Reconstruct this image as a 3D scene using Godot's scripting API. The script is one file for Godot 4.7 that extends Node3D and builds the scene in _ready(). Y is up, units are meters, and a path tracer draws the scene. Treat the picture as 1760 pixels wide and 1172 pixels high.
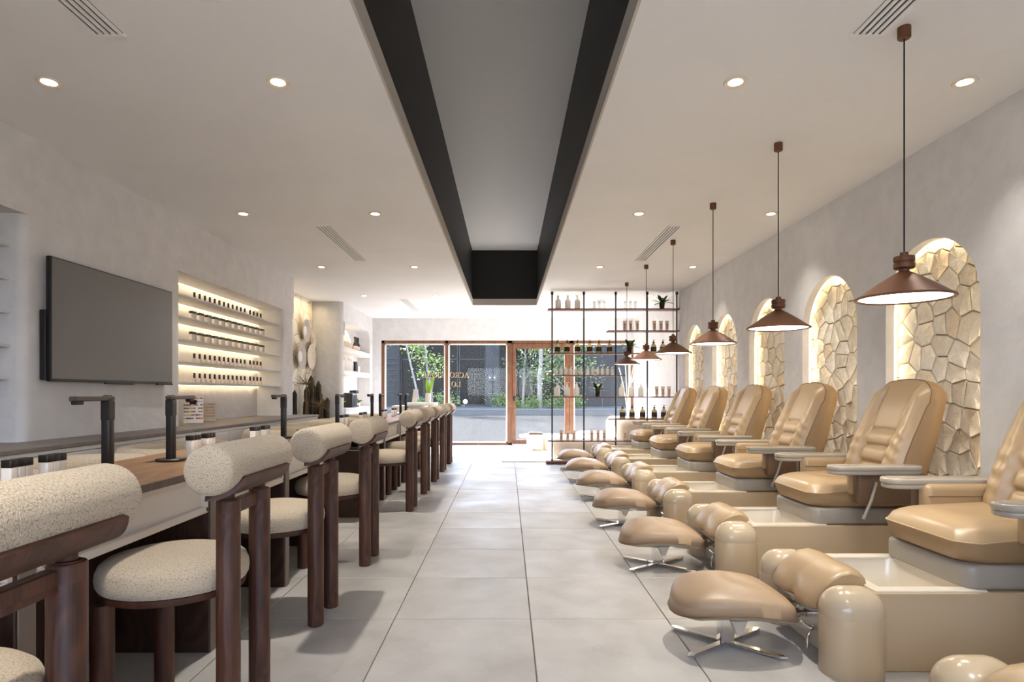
extends Node3D

# ---------------------------------------------------------------- helpers
var M = {}
var group_no = 0

func V(x, y, d): return Vector3(x, y, -d)

func mb():
	var st = SurfaceTool.new()
	st.begin(Mesh.PRIMITIVE_TRIANGLES)
	st.set_smooth_group(-1)
	return st

func done(st):
	st.generate_normals()
	return st.commit()

func mesh_node(called, m, mat, parent = self):
	var o = MeshInstance3D.new()
	o.name = called
	o.mesh = m
	o.material_override = mat
	parent.add_child(o, true)
	return o

func obj(called, st, mat, parent = self): return mesh_node(called, done(st), mat, parent)

func tag(o, label, category = "", group = "", kind = ""):
	if label: o.set_meta("label", label)
	if category: o.set_meta("category", category)
	if group: o.set_meta("group", group)
	if kind: o.set_meta("kind", kind)
	return o

func thing(called, at = Vector3.ZERO, turn = 0.0):
	var o = Node3D.new()
	o.name = called
	add_child(o, true)
	o.position = at
	o.rotation.y = turn
	return o

func struct(called, label, category):
	return tag(thing(called), label, category, "", "structure")

func dup(o, at, label):
	var c = o.duplicate()
	c.name = String(o.name).rstrip("0123456789")
	add_child(c, true)
	c.position = at
	c.set_meta("label", label)
	return c

func tri(st, a, b, c):
	st.add_vertex(a); st.add_vertex(b); st.add_vertex(c)

# a, b, c, d clockwise as seen from outside
func quad(st, a, b, c, d):
	tri(st, a, b, c); tri(st, a, c, d)

func smooth(st):
	group_no += 1
	st.set_smooth_group(group_no)

func flat(st): st.set_smooth_group(-1)

# box with chamfered edges
func box(st, c, s, b = 0.0, xf = Transform3D()):
	flat(st)
	var h = s / 2.0
	if b <= 0.0:
		var p = []
		for i in 8: p.append(xf * (c + Vector3(h.x if i & 1 else -h.x, h.y if i & 2 else -h.y, h.z if i & 4 else -h.z)))
		quad(st, p[4], p[6], p[7], p[5]); quad(st, p[1], p[3], p[2], p[0])
		quad(st, p[5], p[7], p[3], p[1]); quad(st, p[0], p[2], p[6], p[4])
		quad(st, p[6], p[2], p[3], p[7]); quad(st, p[0], p[4], p[5], p[1])
		return
	b = min(b, min(h.x, min(h.y, h.z)) * 0.98)
	# faces, edges, corners; orientation fixed by comparing with the outward direction
	var ax = [Vector3(1, 0, 0), Vector3(0, 1, 0), Vector3(0, 0, 1)]
	for k in 3:
		var u = (k + 1) % 3
		var w = (k + 2) % 3
		for s1 in [-1.0, 1.0]:
			var n = ax[k] * s1
			var o = n * h[k]
			var eu = ax[u] * (h[u] - b)
			var ew = ax[w] * (h[w] - b)
			oq(st, xf, c, o - eu - ew, o + eu - ew, o + eu + ew, o - eu + ew, n)
			for s2 in [-1.0, 1.0]:
				var a1 = n * h[k] + ax[u] * s2 * (h[u] - b)
				var a2 = n * (h[k] - b) + ax[u] * s2 * h[u]
				oq(st, xf, c, a1 - ew, a1 + ew, a2 + ew, a2 - ew, n + ax[u] * s2)
	for sx in [-1.0, 1.0]:
		for sy in [-1.0, 1.0]:
			for sz in [-1.0, 1.0]:
				var q = Vector3(sx, sy, sz)
				var a = Vector3(h.x, h.y - b, h.z - b) * q
				var e = Vector3(h.x - b, h.y, h.z - b) * q
				var g = Vector3(h.x - b, h.y - b, h.z) * q
				if (e - a).cross(g - a).dot(q) > 0: tri(st, xf * (c + a), xf * (c + g), xf * (c + e))
				else: tri(st, xf * (c + a), xf * (c + e), xf * (c + g))

func oq(st, xf, c, p0, p1, p2, p3, n):
	if (p1 - p0).cross(p2 - p0).dot(n) > 0: quad(st, xf * (c + p0), xf * (c + p3), xf * (c + p2), xf * (c + p1))
	else: quad(st, xf * (c + p0), xf * (c + p1), xf * (c + p2), xf * (c + p3))

# box from ranges: x0..x1, y0..y1, depth d0..d1
func bx(st, x0, x1, y0, y1, d0, d1, b = 0.0):
	box(st, V((x0 + x1) / 2.0, (y0 + y1) / 2.0, (d0 + d1) / 2.0), Vector3(abs(x1 - x0), abs(y1 - y0), abs(d1 - d0)), b)

# rings of equal length, each a closed loop; smooth where breaks says so
func loft(st, rings, cap0 = true, cap1 = true, breaks = []):
	var n = rings[0].size()
	smooth(st)
	for i in rings.size() - 1:
		if i in breaks: smooth(st)
		var a = rings[i]
		var b = rings[i + 1]
		for j in n:
			var k = (j + 1) % n
			quad(st, a[j], b[j], b[k], a[k])
	for e in 2:
		if not [cap0, cap1][e]: continue
		var r = rings[0] if e == 0 else rings[-1]
		var c = Vector3.ZERO
		for p in r: c += p
		c /= n
		if -1 - e in breaks: smooth(st)
		for j in n:
			if e == 0: tri(st, c, r[j], r[(j + 1) % n])
			else: tri(st, c, r[(j + 1) % n], r[j])

# profile of [radius, height], turned about y; corners over 40 degrees stay sharp
func lathe(st, prof, seg = 24, xf = Transform3D()):
	var rings = []
	for p in prof:
		var r = []
		for j in seg:
			var a = -TAU * j / seg
			r.append(xf * Vector3(cos(a) * p[0], p[1], sin(a) * p[0]))
		rings.append(r)
	var br = []
	for i in range(1, prof.size() - 1):
		var u = Vector2(prof[i][0] - prof[i - 1][0], prof[i][1] - prof[i - 1][1])
		var w = Vector2(prof[i + 1][0] - prof[i][0], prof[i + 1][1] - prof[i][1])
		if abs(u.angle_to(w)) > 0.7: br.append(i)
	var last = prof.size() - 1
	smooth(st)
	for i in last:
		if i in br: smooth(st)
		for j in seg:
			var k = (j + 1) % seg
			if prof[i][0] < 1e-5: tri(st, rings[i][j], rings[i + 1][j], rings[i + 1][k])
			elif prof[i + 1][0] < 1e-5: tri(st, rings[i][j], rings[i + 1][j], rings[i][k])
			else: quad(st, rings[i][j], rings[i + 1][j], rings[i + 1][k], rings[i][k])

func cyl(st, at, r, h, b = 0.003, seg = 20, xf = Transform3D()):
	lathe(st, [[0.0, 0.0], [r - b, 0.0], [r, b], [r, h - b], [r - b, h], [0.0, h]], seg, xf * Transform3D(Basis(), at))

func tube(st, pts, r, seg = 8, r1 = -1.0):
	var rings = []
	var n = pts.size()
	var side = Vector3.UP
	for i in n:
		var t = (pts[min(i + 1, n - 1)] - pts[max(i - 1, 0)]).normalized()
		if i == 0: side = t.cross(Vector3(0.31, 0.87, 0.39)).normalized()
		side = (side - t * side.dot(t)).normalized()
		var w = t.cross(side)
		var rr = r if r1 < 0 else lerp(float(r), float(r1), float(i) / (n - 1))
		var ring = []
		for j in seg:
			var a = TAU * j / seg
			ring.append(pts[i] + (side * cos(a) + w * sin(a)) * rr)
		rings.append(ring)
	loft(st, rings, true, true, [-1, -2])

# polygon in (x, y), extruded from z = -t/2 to t/2, placed by xf; edge chamfer b
func prism(st, poly, t, xf, b = 0.0):
	var p = []
	for v in poly: p.append(v)
	var area = 0.0
	for i in p.size(): area += p[i].cross(p[(i + 1) % p.size()])
	if area > 0: p.reverse()
	var q = []
	for i in p.size():
		var e1 = (p[i] - p[i - 1]).normalized()
		var e2 = (p[(i + 1) % p.size()] - p[i]).normalized()
		var n1 = Vector2(-e1.y, e1.x)
		var n2 = Vector2(-e2.y, e2.x)
		q.append(p[i] - (n1 + n2) / max(0.3, 1.0 + n1.dot(n2)) * b)
	flat(st)
	var idx = Geometry2D.triangulate_polygon(PackedVector2Array(q))
	var ccw = true
	if idx.size() > 2: ccw = (q[idx[1]] - q[idx[0]]).cross(q[idx[2]] - q[idx[0]]) > 0
	var f = t / 2.0
	for i in range(0, idx.size(), 3):
		var a = q[idx[i]]
		var c = q[idx[i + 1]]
		var e = q[idx[i + 2]]
		if ccw:
			var x = c
			c = e
			e = x
		tri(st, xf * Vector3(a.x, a.y, f), xf * Vector3(c.x, c.y, f), xf * Vector3(e.x, e.y, f))
		tri(st, xf * Vector3(a.x, a.y, -f), xf * Vector3(e.x, e.y, -f), xf * Vector3(c.x, c.y, -f))
	var n = p.size()
	for i in n:
		var j = (i + 1) % n
		var a = p[i]
		var c = p[j]
		quad(st, xf * Vector3(a.x, a.y, f - b), xf * Vector3(a.x, a.y, -f + b), xf * Vector3(c.x, c.y, -f + b), xf * Vector3(c.x, c.y, f - b))
		if b > 0.0:
			quad(st, xf * Vector3(q[i].x, q[i].y, f), xf * Vector3(a.x, a.y, f - b), xf * Vector3(c.x, c.y, f - b), xf * Vector3(q[j].x, q[j].y, f))
			quad(st, xf * Vector3(a.x, a.y, -f + b), xf * Vector3(q[i].x, q[i].y, -f), xf * Vector3(q[j].x, q[j].y, -f), xf * Vector3(c.x, c.y, -f + b))

# rounded rectangle in plan: half sizes hx, hz, corner r, at height y
func rring(c, hx, hz, r, n = 6):
	r = min(r, min(hx, hz) - 0.0005)
	var out = []
	for q in 4:
		var sx = [1, -1, -1, 1][q]
		var sz = [1, 1, -1, -1][q]
		for i in n + 1:
			var a = PI / 2 * (q + float(i) / n)
			out.append(c + Vector3(sx * (hx - r) + cos(a) * r, 0, sz * (hz - r) + sin(a) * r))
	out.reverse()
	return out

# a soft upright block: rounded plan, rounded top and bottom edges
func pill(st, c, hx, hz, r, y0, y1, e, n = 6, cap = 4, e0 = -1.0):
	var rings = []
	if e0 < 0.0: e0 = e
	for i in cap + 1:
		var a = PI / 2 * i / cap
		var ins = e0 * (1 - sin(a))
		rings.append(rring(Vector3(c.x, y0 + e0 * (1 - cos(a)), c.z), hx - ins, hz - ins, max(r - ins, 0.002), n))
	for i in cap + 1:
		var a = PI / 2 * i / cap
		var ins = e * (1 - cos(a))
		rings.append(rring(Vector3(c.x, y1 - e + e * sin(a), c.z), hx - ins, hz - ins, max(r - ins, 0.002), n))
	loft(st, rings)

# ---------------------------------------------------------------- materials
func hexc(s): return Color(s)

func mat(color, rough, metal = 0.0):
	var m = StandardMaterial3D.new()
	m.albedo_color = color
	m.roughness = rough
	m.metallic = metal
	return m

func noise(sd, freq, oct = 4, kind = FastNoiseLite.TYPE_SIMPLEX_SMOOTH):
	var n = FastNoiseLite.new()
	n.seed = sd
	n.frequency = freq
	n.fractal_octaves = oct
	n.noise_type = kind
	return n

func ntex(n, c0, c1, size = 512, mid = null):
	var t = NoiseTexture2D.new()
	t.width = size; t.height = size
	t.seamless = true
	t.noise = n
	var g = Gradient.new()
	g.offsets = PackedFloat32Array([0.0, 0.5, 1.0])
	g.colors = PackedColorArray([c0, mid if mid != null else c0.lerp(c1, 0.5), c1])
	t.color_ramp = g
	return t

func nnorm(n, strength, size = 512):
	var t = NoiseTexture2D.new()
	t.width = size; t.height = size
	t.seamless = true
	t.as_normal_map = true
	t.bump_strength = strength
	t.noise = n
	return t

func tri_map(m, scale, world = false):
	m.uv1_triplanar = true
	m.uv1_world_triplanar = world
	m.uv1_scale = Vector3.ONE * scale
	m.uv1_triplanar_sharpness = 4.0
	return m

func with_normal(m, t, s):
	m.normal_enabled = true
	m.normal_texture = t
	m.normal_scale = s
	return m

# wood: grain runs along the texture's v
func wood_tex(dark, light, sd, rings = 9.0):
	var n1 = noise(sd, 0.012, 3)
	var n2 = noise(sd + 1, 0.09, 3)
	var im = Image.create(256, 512, false, Image.FORMAT_RGB8)
	for y in 512:
		for x in 256:
			var fx = float(x)
			var fy = y * 0.06
			var w = min(x, 256 - x) / 128.0
			var v = n1.get_noise_2d(fx * w + 60.0, fy + 12.0 * sin(TAU * y / 512.0)) * rings * 0.35
			v = 0.5 + 0.5 * sin(v * TAU + fx * TAU / 256.0 * 3.0)
			var fine = n2.get_noise_2d(fx * 6.0, fy * 1.5)
			im.set_pixel(x, y, dark.lerp(light, clamp(v * 0.55 + 0.22 + fine * 0.45, 0.0, 1.0)))
	return ImageTexture.create_from_image(im)

func wood(dark, light, sd, rough, scale):
	var m = mat(Color.WHITE, rough)
	m.albedo_texture = wood_tex(dark, light, sd)
	return tri_map(m, scale)

func glow(color, energy):
	var m = mat(Color(0.9, 0.9, 0.9), 0.5)
	m.emission_enabled = true
	m.emission = color
	m.emission_energy_multiplier = energy
	return m

func pane_mat(a, tint = Color(0.93, 0.96, 0.95)):
	var m = mat(Color(tint.r, tint.g, tint.b, a), 0.02)
	m.transparency = BaseMaterial3D.TRANSPARENCY_ALPHA
	return m

func make_materials():
	var wall_n = noise(3, 0.02, 6)
	var wall_b = nnorm(noise(5, 0.03, 6), 6.0)
	M.plaster = tri_map(mat(Color.WHITE, 0.85), 0.45, true)
	M.plaster.albedo_texture = ntex(wall_n, Color8(210, 209, 210), Color8(221, 220, 221), 512)
	with_normal(M.plaster, wall_b, 0.2)
	M.ceiling = tri_map(mat(Color.WHITE, 0.9), 0.35, true)
	M.ceiling.albedo_texture = ntex(noise(8, 0.008, 3), Color8(238, 238, 239), Color8(243, 243, 244), 256)
	with_normal(M.ceiling, wall_b, 0.04)
	M.lip = mat(Color8(196, 190, 184), 0.7)
	M.film = mat(Color8(184, 186, 190), 0.6)
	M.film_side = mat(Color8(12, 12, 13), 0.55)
	M.tiles = []
	var tn = noise(12, 0.006, 5)
	tn.domain_warp_enabled = true
	tn.domain_warp_amplitude = 40.0
	var tile_tex = ntex(tn, Color8(168, 164, 160), Color8(193, 190, 187), 1024, Color8(183, 180, 176))
	var tile_r = ntex(noise(14, 0.01, 4), Color(0.34, 0.34, 0.34), Color(0.55, 0.55, 0.55), 256)
	var tile_b = nnorm(noise(15, 0.03, 4), 2.0, 256)
	for k in [1.0, 0.965, 0.985]:
		var t = tri_map(mat(Color(k, k, k), 1.0), 0.42, true)
		t.albedo_texture = tile_tex
		t.roughness_texture = tile_r
		with_normal(t, tile_b, 0.08)
		t.uv1_offset = Vector3(k * 7.0, 0, k * 31.0)
		M.tiles.append(t)
	M.grout = mat(Color8(120, 113, 106), 0.9)
	M.walnut = wood(Color8(58, 33, 23), Color8(96, 58, 41), 21, 0.52, 1.4)
	M.table_wood = wood(Color8(114, 84, 58), Color8(150, 113, 82), 25, 0.45, 0.9)
	M.table_edge = wood(Color8(92, 78, 70), Color8(118, 100, 90), 26, 0.5, 0.9)
	M.frame_wood = wood(Color8(92, 60, 41), Color8(126, 86, 60), 28, 0.5, 1.2)
	M.rack_wood = wood(Color8(86, 44, 32), Color8(120, 66, 48), 31, 0.5, 1.5)
	M.panel_dark = wood(Color8(48, 31, 23), Color8(76, 52, 40), 33, 0.5, 1.1)
	M.cream = mat(Color8(219, 211, 202), 0.45)
	M.white = mat(Color8(232, 229, 225), 0.4)
	M.counter = tri_map(mat(Color.WHITE, 0.5), 1.0)
	M.counter.albedo_texture = ntex(noise(41, 0.02, 4), Color8(116, 108, 104), Color8(134, 126, 122), 256)
	# looped wool: small knots
	var knot = noise(44, 0.085, 2, FastNoiseLite.TYPE_CELLULAR)
	knot.cellular_return_type = FastNoiseLite.RETURN_DISTANCE
	knot.domain_warp_enabled = true
	knot.domain_warp_amplitude = 14.0
	knot.domain_warp_frequency = 0.06
	M.boucle = tri_map(mat(Color.WHITE, 0.95), 5.0)
	M.boucle.albedo_texture = ntex(knot, Color8(220, 206, 182), Color8(140, 122, 100), 512, Color8(200, 183, 158))
	with_normal(M.boucle, nnorm(knot, 9.0), 1.1)
	M.boucle.rim_enabled = true
	M.boucle.rim = 0.5
	M.boucle.rim_tint = 0.5
	var skin = noise(48, 0.06, 4, FastNoiseLite.TYPE_CELLULAR)
	var skin_b = nnorm(skin, 2.0)
	M.leather = tri_map(mat(Color8(170, 145, 112), 0.34), 4.0)
	with_normal(M.leather, skin_b, 0.15)
	M.leather_side = tri_map(mat(Color8(152, 125, 92), 0.42), 4.0)
	with_normal(M.leather_side, skin_b, 0.15)
	M.leather_dark = tri_map(mat(Color8(106, 82, 62), 0.5), 4.0)
	with_normal(M.leather_dark, skin_b, 0.15)
	M.leather_ott = tri_map(mat(Color8(166, 141, 113), 0.4), 4.0)
	with_normal(M.leather_ott, skin_b, 0.15)
	M.seam = mat(Color8(126, 92, 62), 0.7)
	M.tub = mat(Color8(184, 163, 134), 0.32)
	M.tub_cap = mat(Color8(188, 170, 144), 0.2)
	M.tub_grey = mat(Color8(156, 149, 139), 0.28)
	M.tray = mat(Color8(164, 156, 144), 0.22)
	M.acrylic = mat(Color8(216, 207, 190), 0.15)
	M.shell = mat(Color8(176, 168, 154), 0.35)
	M.chrome = mat(Color8(232, 230, 228), 0.06, 1.0)
	M.black_metal = mat(Color8(26, 25, 25), 0.4, 0.4)
	M.lamp_dark = mat(Color8(34, 29, 26), 0.4)
	M.lamp_arm = mat(Color8(84, 76, 71), 0.4, 0.3)
	M.bronze = mat(Color8(118, 78, 54), 0.38, 0.35)
	M.bronze_dark = mat(Color8(104, 66, 44), 0.5, 0.2)
	M.black = mat(Color8(20, 20, 21), 0.35)
	M.screen = mat(Color8(112, 109, 107), 0.35)
	M.slot = mat(Color8(12, 12, 12), 0.9)
	M.led = glow(Color8(255, 226, 168), 1.7)
	M.diffuser = glow(Color8(255, 246, 232), 3.0)
	M.downlight = glow(Color8(255, 240, 218), 6.0)
	M.brass = mat(Color8(226, 212, 192), 0.4)
	M.cap_black = mat(Color8(24, 22, 22), 0.35)
	M.polish_pink = mat(Color8(214, 200, 198), 0.12)
	M.jar_bodies = [mat(Color8(240, 233, 222), 0.12), mat(Color8(226, 216, 205), 0.12), mat(Color8(212, 198, 184), 0.12)]
	M.bottle_white = mat(Color8(236, 233, 228), 0.35)
	M.bottle_white.backlight_enabled = true
	M.bottle_white.backlight = Color(0.9, 0.9, 0.88)
	M.tube_white = mat(Color8(226, 214, 204), 0.4)
	M.tube_white.backlight_enabled = true
	M.tube_white.backlight = Color(0.8, 0.75, 0.7)
	M.tube_label = mat(Color8(120, 82, 62), 0.5)
	M.tube_tan = mat(Color8(196, 164, 138), 0.4)
	M.liquid = mat(Color8(206, 190, 156), 0.1)
	M.liquid.backlight_enabled = true
	M.liquid.backlight = Color(1.0, 0.95, 0.75)
	M.amber = mat(Color8(160, 136, 96), 0.12)
	M.label_dark = mat(Color8(42, 34, 28), 0.5)
	M.clear = pane_mat(0.12, Color(0.9, 0.93, 0.93))
	M.pane = pane_mat(0.008)
	M.pane.metallic_specular = 0.22
	var rock = noise(61, 0.03, 5)
	var rock_b = nnorm(noise(63, 0.05, 5), 8.0)
	M.stones = []
	for c in [[Color8(230, 222, 206), Color8(244, 239, 228)], [Color8(222, 213, 195), Color8(240, 233, 219)], [Color8(234, 228, 214), Color8(248, 244, 234)], [Color8(214, 203, 184), Color8(236, 228, 212)], [Color8(222, 203, 176), Color8(238, 224, 203)]]:
		var s = tri_map(mat(Color.WHITE, 0.9), 2.2, true)
		s.albedo_texture = ntex(rock, c[0], c[1], 256)
		with_normal(s, rock_b, 0.5)
		M.stones.append(s)
	M.mortar = mat(Color8(146, 130, 104), 0.95)
	M.leaf = mat(Color8(66, 96, 44), 0.5)
	M.leaf.backlight_enabled = true
	M.leaf.backlight = Color(0.25, 0.35, 0.1)
	M.leaf_dark = mat(Color8(44, 66, 34), 0.45)
	M.leaf_bright = mat(Color8(150, 192, 70), 0.5)
	M.leaf_bright.backlight_enabled = true
	M.leaf_bright.backlight = Color(0.4, 0.5, 0.1)
	M.foliage = mat(Color8(70, 88, 34), 0.6)
	M.foliage.backlight_enabled = true
	M.foliage.backlight = Color(0.35, 0.42, 0.15)
	M.foliage_dark = mat(Color8(42, 60, 26), 0.6)
	M.foliage_dark.backlight_enabled = true
	M.foliage_dark.backlight = Color(0.2, 0.26, 0.09)
	M.bark = tri_map(mat(Color.WHITE, 0.9), 1.0)
	M.bark.albedo_texture = ntex(noise(71, 0.05, 4), Color8(84, 78, 72), Color8(150, 143, 134), 256)
	M.cactus = tri_map(mat(Color.WHITE, 0.8), 3.0)
	M.cactus.albedo_texture = ntex(noise(73, 0.03, 4), Color8(34, 30, 22), Color8(74, 68, 48), 256)
	M.dry = mat(Color8(120, 98, 66), 0.8)
	M.pebble = tri_map(mat(Color.WHITE, 0.85), 4.0)
	M.pebble.albedo_texture = ntex(noise(75, 0.04, 3), Color8(120, 108, 90), Color8(190, 178, 156), 256)
	M.plate = tri_map(mat(Color.WHITE, 0.85), 2.0)
	M.plate.albedo_texture = ntex(noise(77, 0.03, 4), Color8(214, 202, 184), Color8(236, 228, 214), 256)
	M.plate_grey = mat(Color8(188, 180, 172), 0.8)
	M.sofa = tri_map(mat(Color8(214, 200, 184), 0.9), 6.0)
	with_normal(M.sofa, nnorm(noise(79, 0.2, 2), 3.0, 256), 0.4)
	M.rug = tri_map(mat(Color8(232, 226, 216), 0.95), 8.0)
	with_normal(M.rug, nnorm(noise(80, 0.3, 2), 4.0, 256), 0.6)
	M.ivory = mat(Color8(232, 224, 206), 0.4)
	M.book = mat(Color8(132, 122, 112), 0.6)
	M.paper = mat(Color8(236, 232, 226), 0.8)
	M.asphalt = tri_map(mat(Color.WHITE, 0.9), 0.1, true)
	M.asphalt.albedo_texture = ntex(noise(83, 0.02, 5), Color8(48, 47, 45), Color8(56, 55, 52), 512)
	M.asphalt.metallic_specular = 0.1
	M.kerb = mat(Color8(72, 72, 70), 0.9)
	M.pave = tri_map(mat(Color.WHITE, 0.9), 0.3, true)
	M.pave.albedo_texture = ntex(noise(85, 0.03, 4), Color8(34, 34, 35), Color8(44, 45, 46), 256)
	M.facade = tri_map(mat(Color.WHITE, 0.8), 0.2, true)
	M.facade.albedo_texture = ntex(noise(87, 0.02, 4), Color8(17, 18, 19), Color8(22, 23, 24), 256)
	M.facade_light = mat(Color8(36, 38, 40), 0.8)
	M.facade_dark = mat(Color8(14, 14, 15), 0.6)
	M.shop_glass = mat(Color8(14, 16, 16), 0.25)
	M.shop_glass.metallic_specular = 0.2
	M.gold = mat(Color8(210, 180, 130), 0.4, 0.3)
	M.letter = mat(Color8(50, 38, 30), 0.5)
	M.soil = mat(Color8(60, 48, 38), 0.95)
	M.pink = mat(Color8(206, 150, 140), 0.4)
	M.wine = mat(Color8(30, 24, 24), 0.15)
	M.mug = mat(Color8(214, 200, 186), 0.35)
	M.frosted = pane_mat(0.55, Color(0.95, 0.95, 0.95))

# ---------------------------------------------------------------- lights
func spot(at, energy, angle, blend, color, size = 0.03):
	var l = SpotLight3D.new()
	l.name = "spot_light"
	l.position = at
	l.rotation_degrees.x = -90
	l.light_energy = energy
	l.light_color = color
	l.spot_angle = angle
	l.spot_angle_attenuation = blend
	l.spot_range = 20.0
	l.spot_attenuation = 2.0
	l.light_size = size
	l.shadow_enabled = true
	add_child(l, true)
	return l

func area(at, look, size, energy, color):
	var l = AreaLight3D.new()
	l.name = "area_light"
	add_child(l, true)
	var up = Vector3.UP if abs(look.y) < 0.9 else Vector3.BACK
	l.look_at_from_position(at, at + look, up)
	l.area_size = size
	l.light_energy = energy
	l.light_color = color
	l.shadow_enabled = true
	return l

# ---------------------------------------------------------------- the room
const XL = -2.92
const XR = 2.665
const XF = -2.84
const HC = 2.67
const DB = 12.87
const WARM = Color(1.0, 0.89, 0.74)

func make_floor():
	var f = struct("floor", "pale grey large square porcelain floor tiles with thin joints", "floor")
	var st = mb()
	bx(st, -3.6, 3.0, -0.15, -0.006, -2.4, DB + 0.1)
	obj("grout", st, M.grout, f)
	var full = tile_mesh(0.6628 - 0.005, 0.6595 - 0.005)
	var rng = RandomNumberGenerator.new()
	rng.seed = 4
	for i in range(-5, 4):
		for j in range(-8, 16):
			var x0 = 0.113 + i * 0.6628
			var d0 = 2.974 + j * 0.6595
			var x1 = min(x0 + 0.6628, XR + 0.02)
			var d1 = min(d0 + 0.6595, DB + 0.04)
			x0 = max(x0, XL - 0.02)
			d0 = max(d0, -2.2)
			var w = x1 - x0 - 0.005
			var l = d1 - d0 - 0.005
			if w < 0.03 or l < 0.03: continue
			var m = full if abs(w - 0.6578) < 0.001 and abs(l - 0.6545) < 0.001 else tile_mesh(w, l)
			mesh_node("floor_tile", m, M.tiles[rng.randi() % 3], f).position = V((x0 + x1) / 2, 0, (d0 + d1) / 2)
	return f

func tile_mesh(w, l):
	var st = mb()
	box(st, Vector3(0, -0.004, 0), Vector3(w, 0.008, l), 0.002)
	return done(st)

func make_ceiling():
	var c = struct("ceiling", "off-white plaster ceiling with a long recessed black slot over the aisle", "ceiling")
	var x0 = -0.630
	var x1 = 0.535
	var d0 = -1.4
	var d1 = 10.96
	for r in [["plaster_panel", -3.7, x0, -2.4, DB + 0.1], ["plaster_panel", x1, 3.0, -2.4, DB + 0.1], ["plaster_panel", x0, x1, d1, DB + 0.1], ["plaster_panel", x0, x1, -2.4, d0]]:
		var st = mb()
		bx(st, r[1], r[2], HC, HC + 0.11, r[3], r[4])
		obj(r[0], st, M.ceiling, c)
	var st = mb()   # a painted lip lines the slot
	bx(st, x0 - 0.001, x0 + 0.012, HC - 0.002, HC + 0.112, d0, d1)
	bx(st, x1 - 0.012, x1 + 0.001, HC - 0.002, HC + 0.112, d0, d1)
	bx(st, x0, x1, HC - 0.002, HC + 0.112, d1 - 0.012, d1 + 0.001)
	bx(st, x0, x1, HC - 0.002, HC + 0.112, d0 - 0.001, d0 + 0.012)
	tag(obj("slot_lip", st, M.lip, c), "grey lip round the black ceiling slot")
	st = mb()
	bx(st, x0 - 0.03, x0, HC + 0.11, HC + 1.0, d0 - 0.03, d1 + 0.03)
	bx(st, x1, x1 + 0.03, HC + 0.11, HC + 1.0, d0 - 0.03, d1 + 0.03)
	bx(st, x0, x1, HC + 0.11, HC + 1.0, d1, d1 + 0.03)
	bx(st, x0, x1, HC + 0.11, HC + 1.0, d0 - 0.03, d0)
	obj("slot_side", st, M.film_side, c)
	st = mb()
	bx(st, x0 - 0.03, x1 + 0.03, HC + 0.985, HC + 1.02, d0 - 0.03, d1 + 0.03)
	tag(obj("slot_panel", st, M.film, c), "black satin panel in the ceiling slot")

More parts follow.
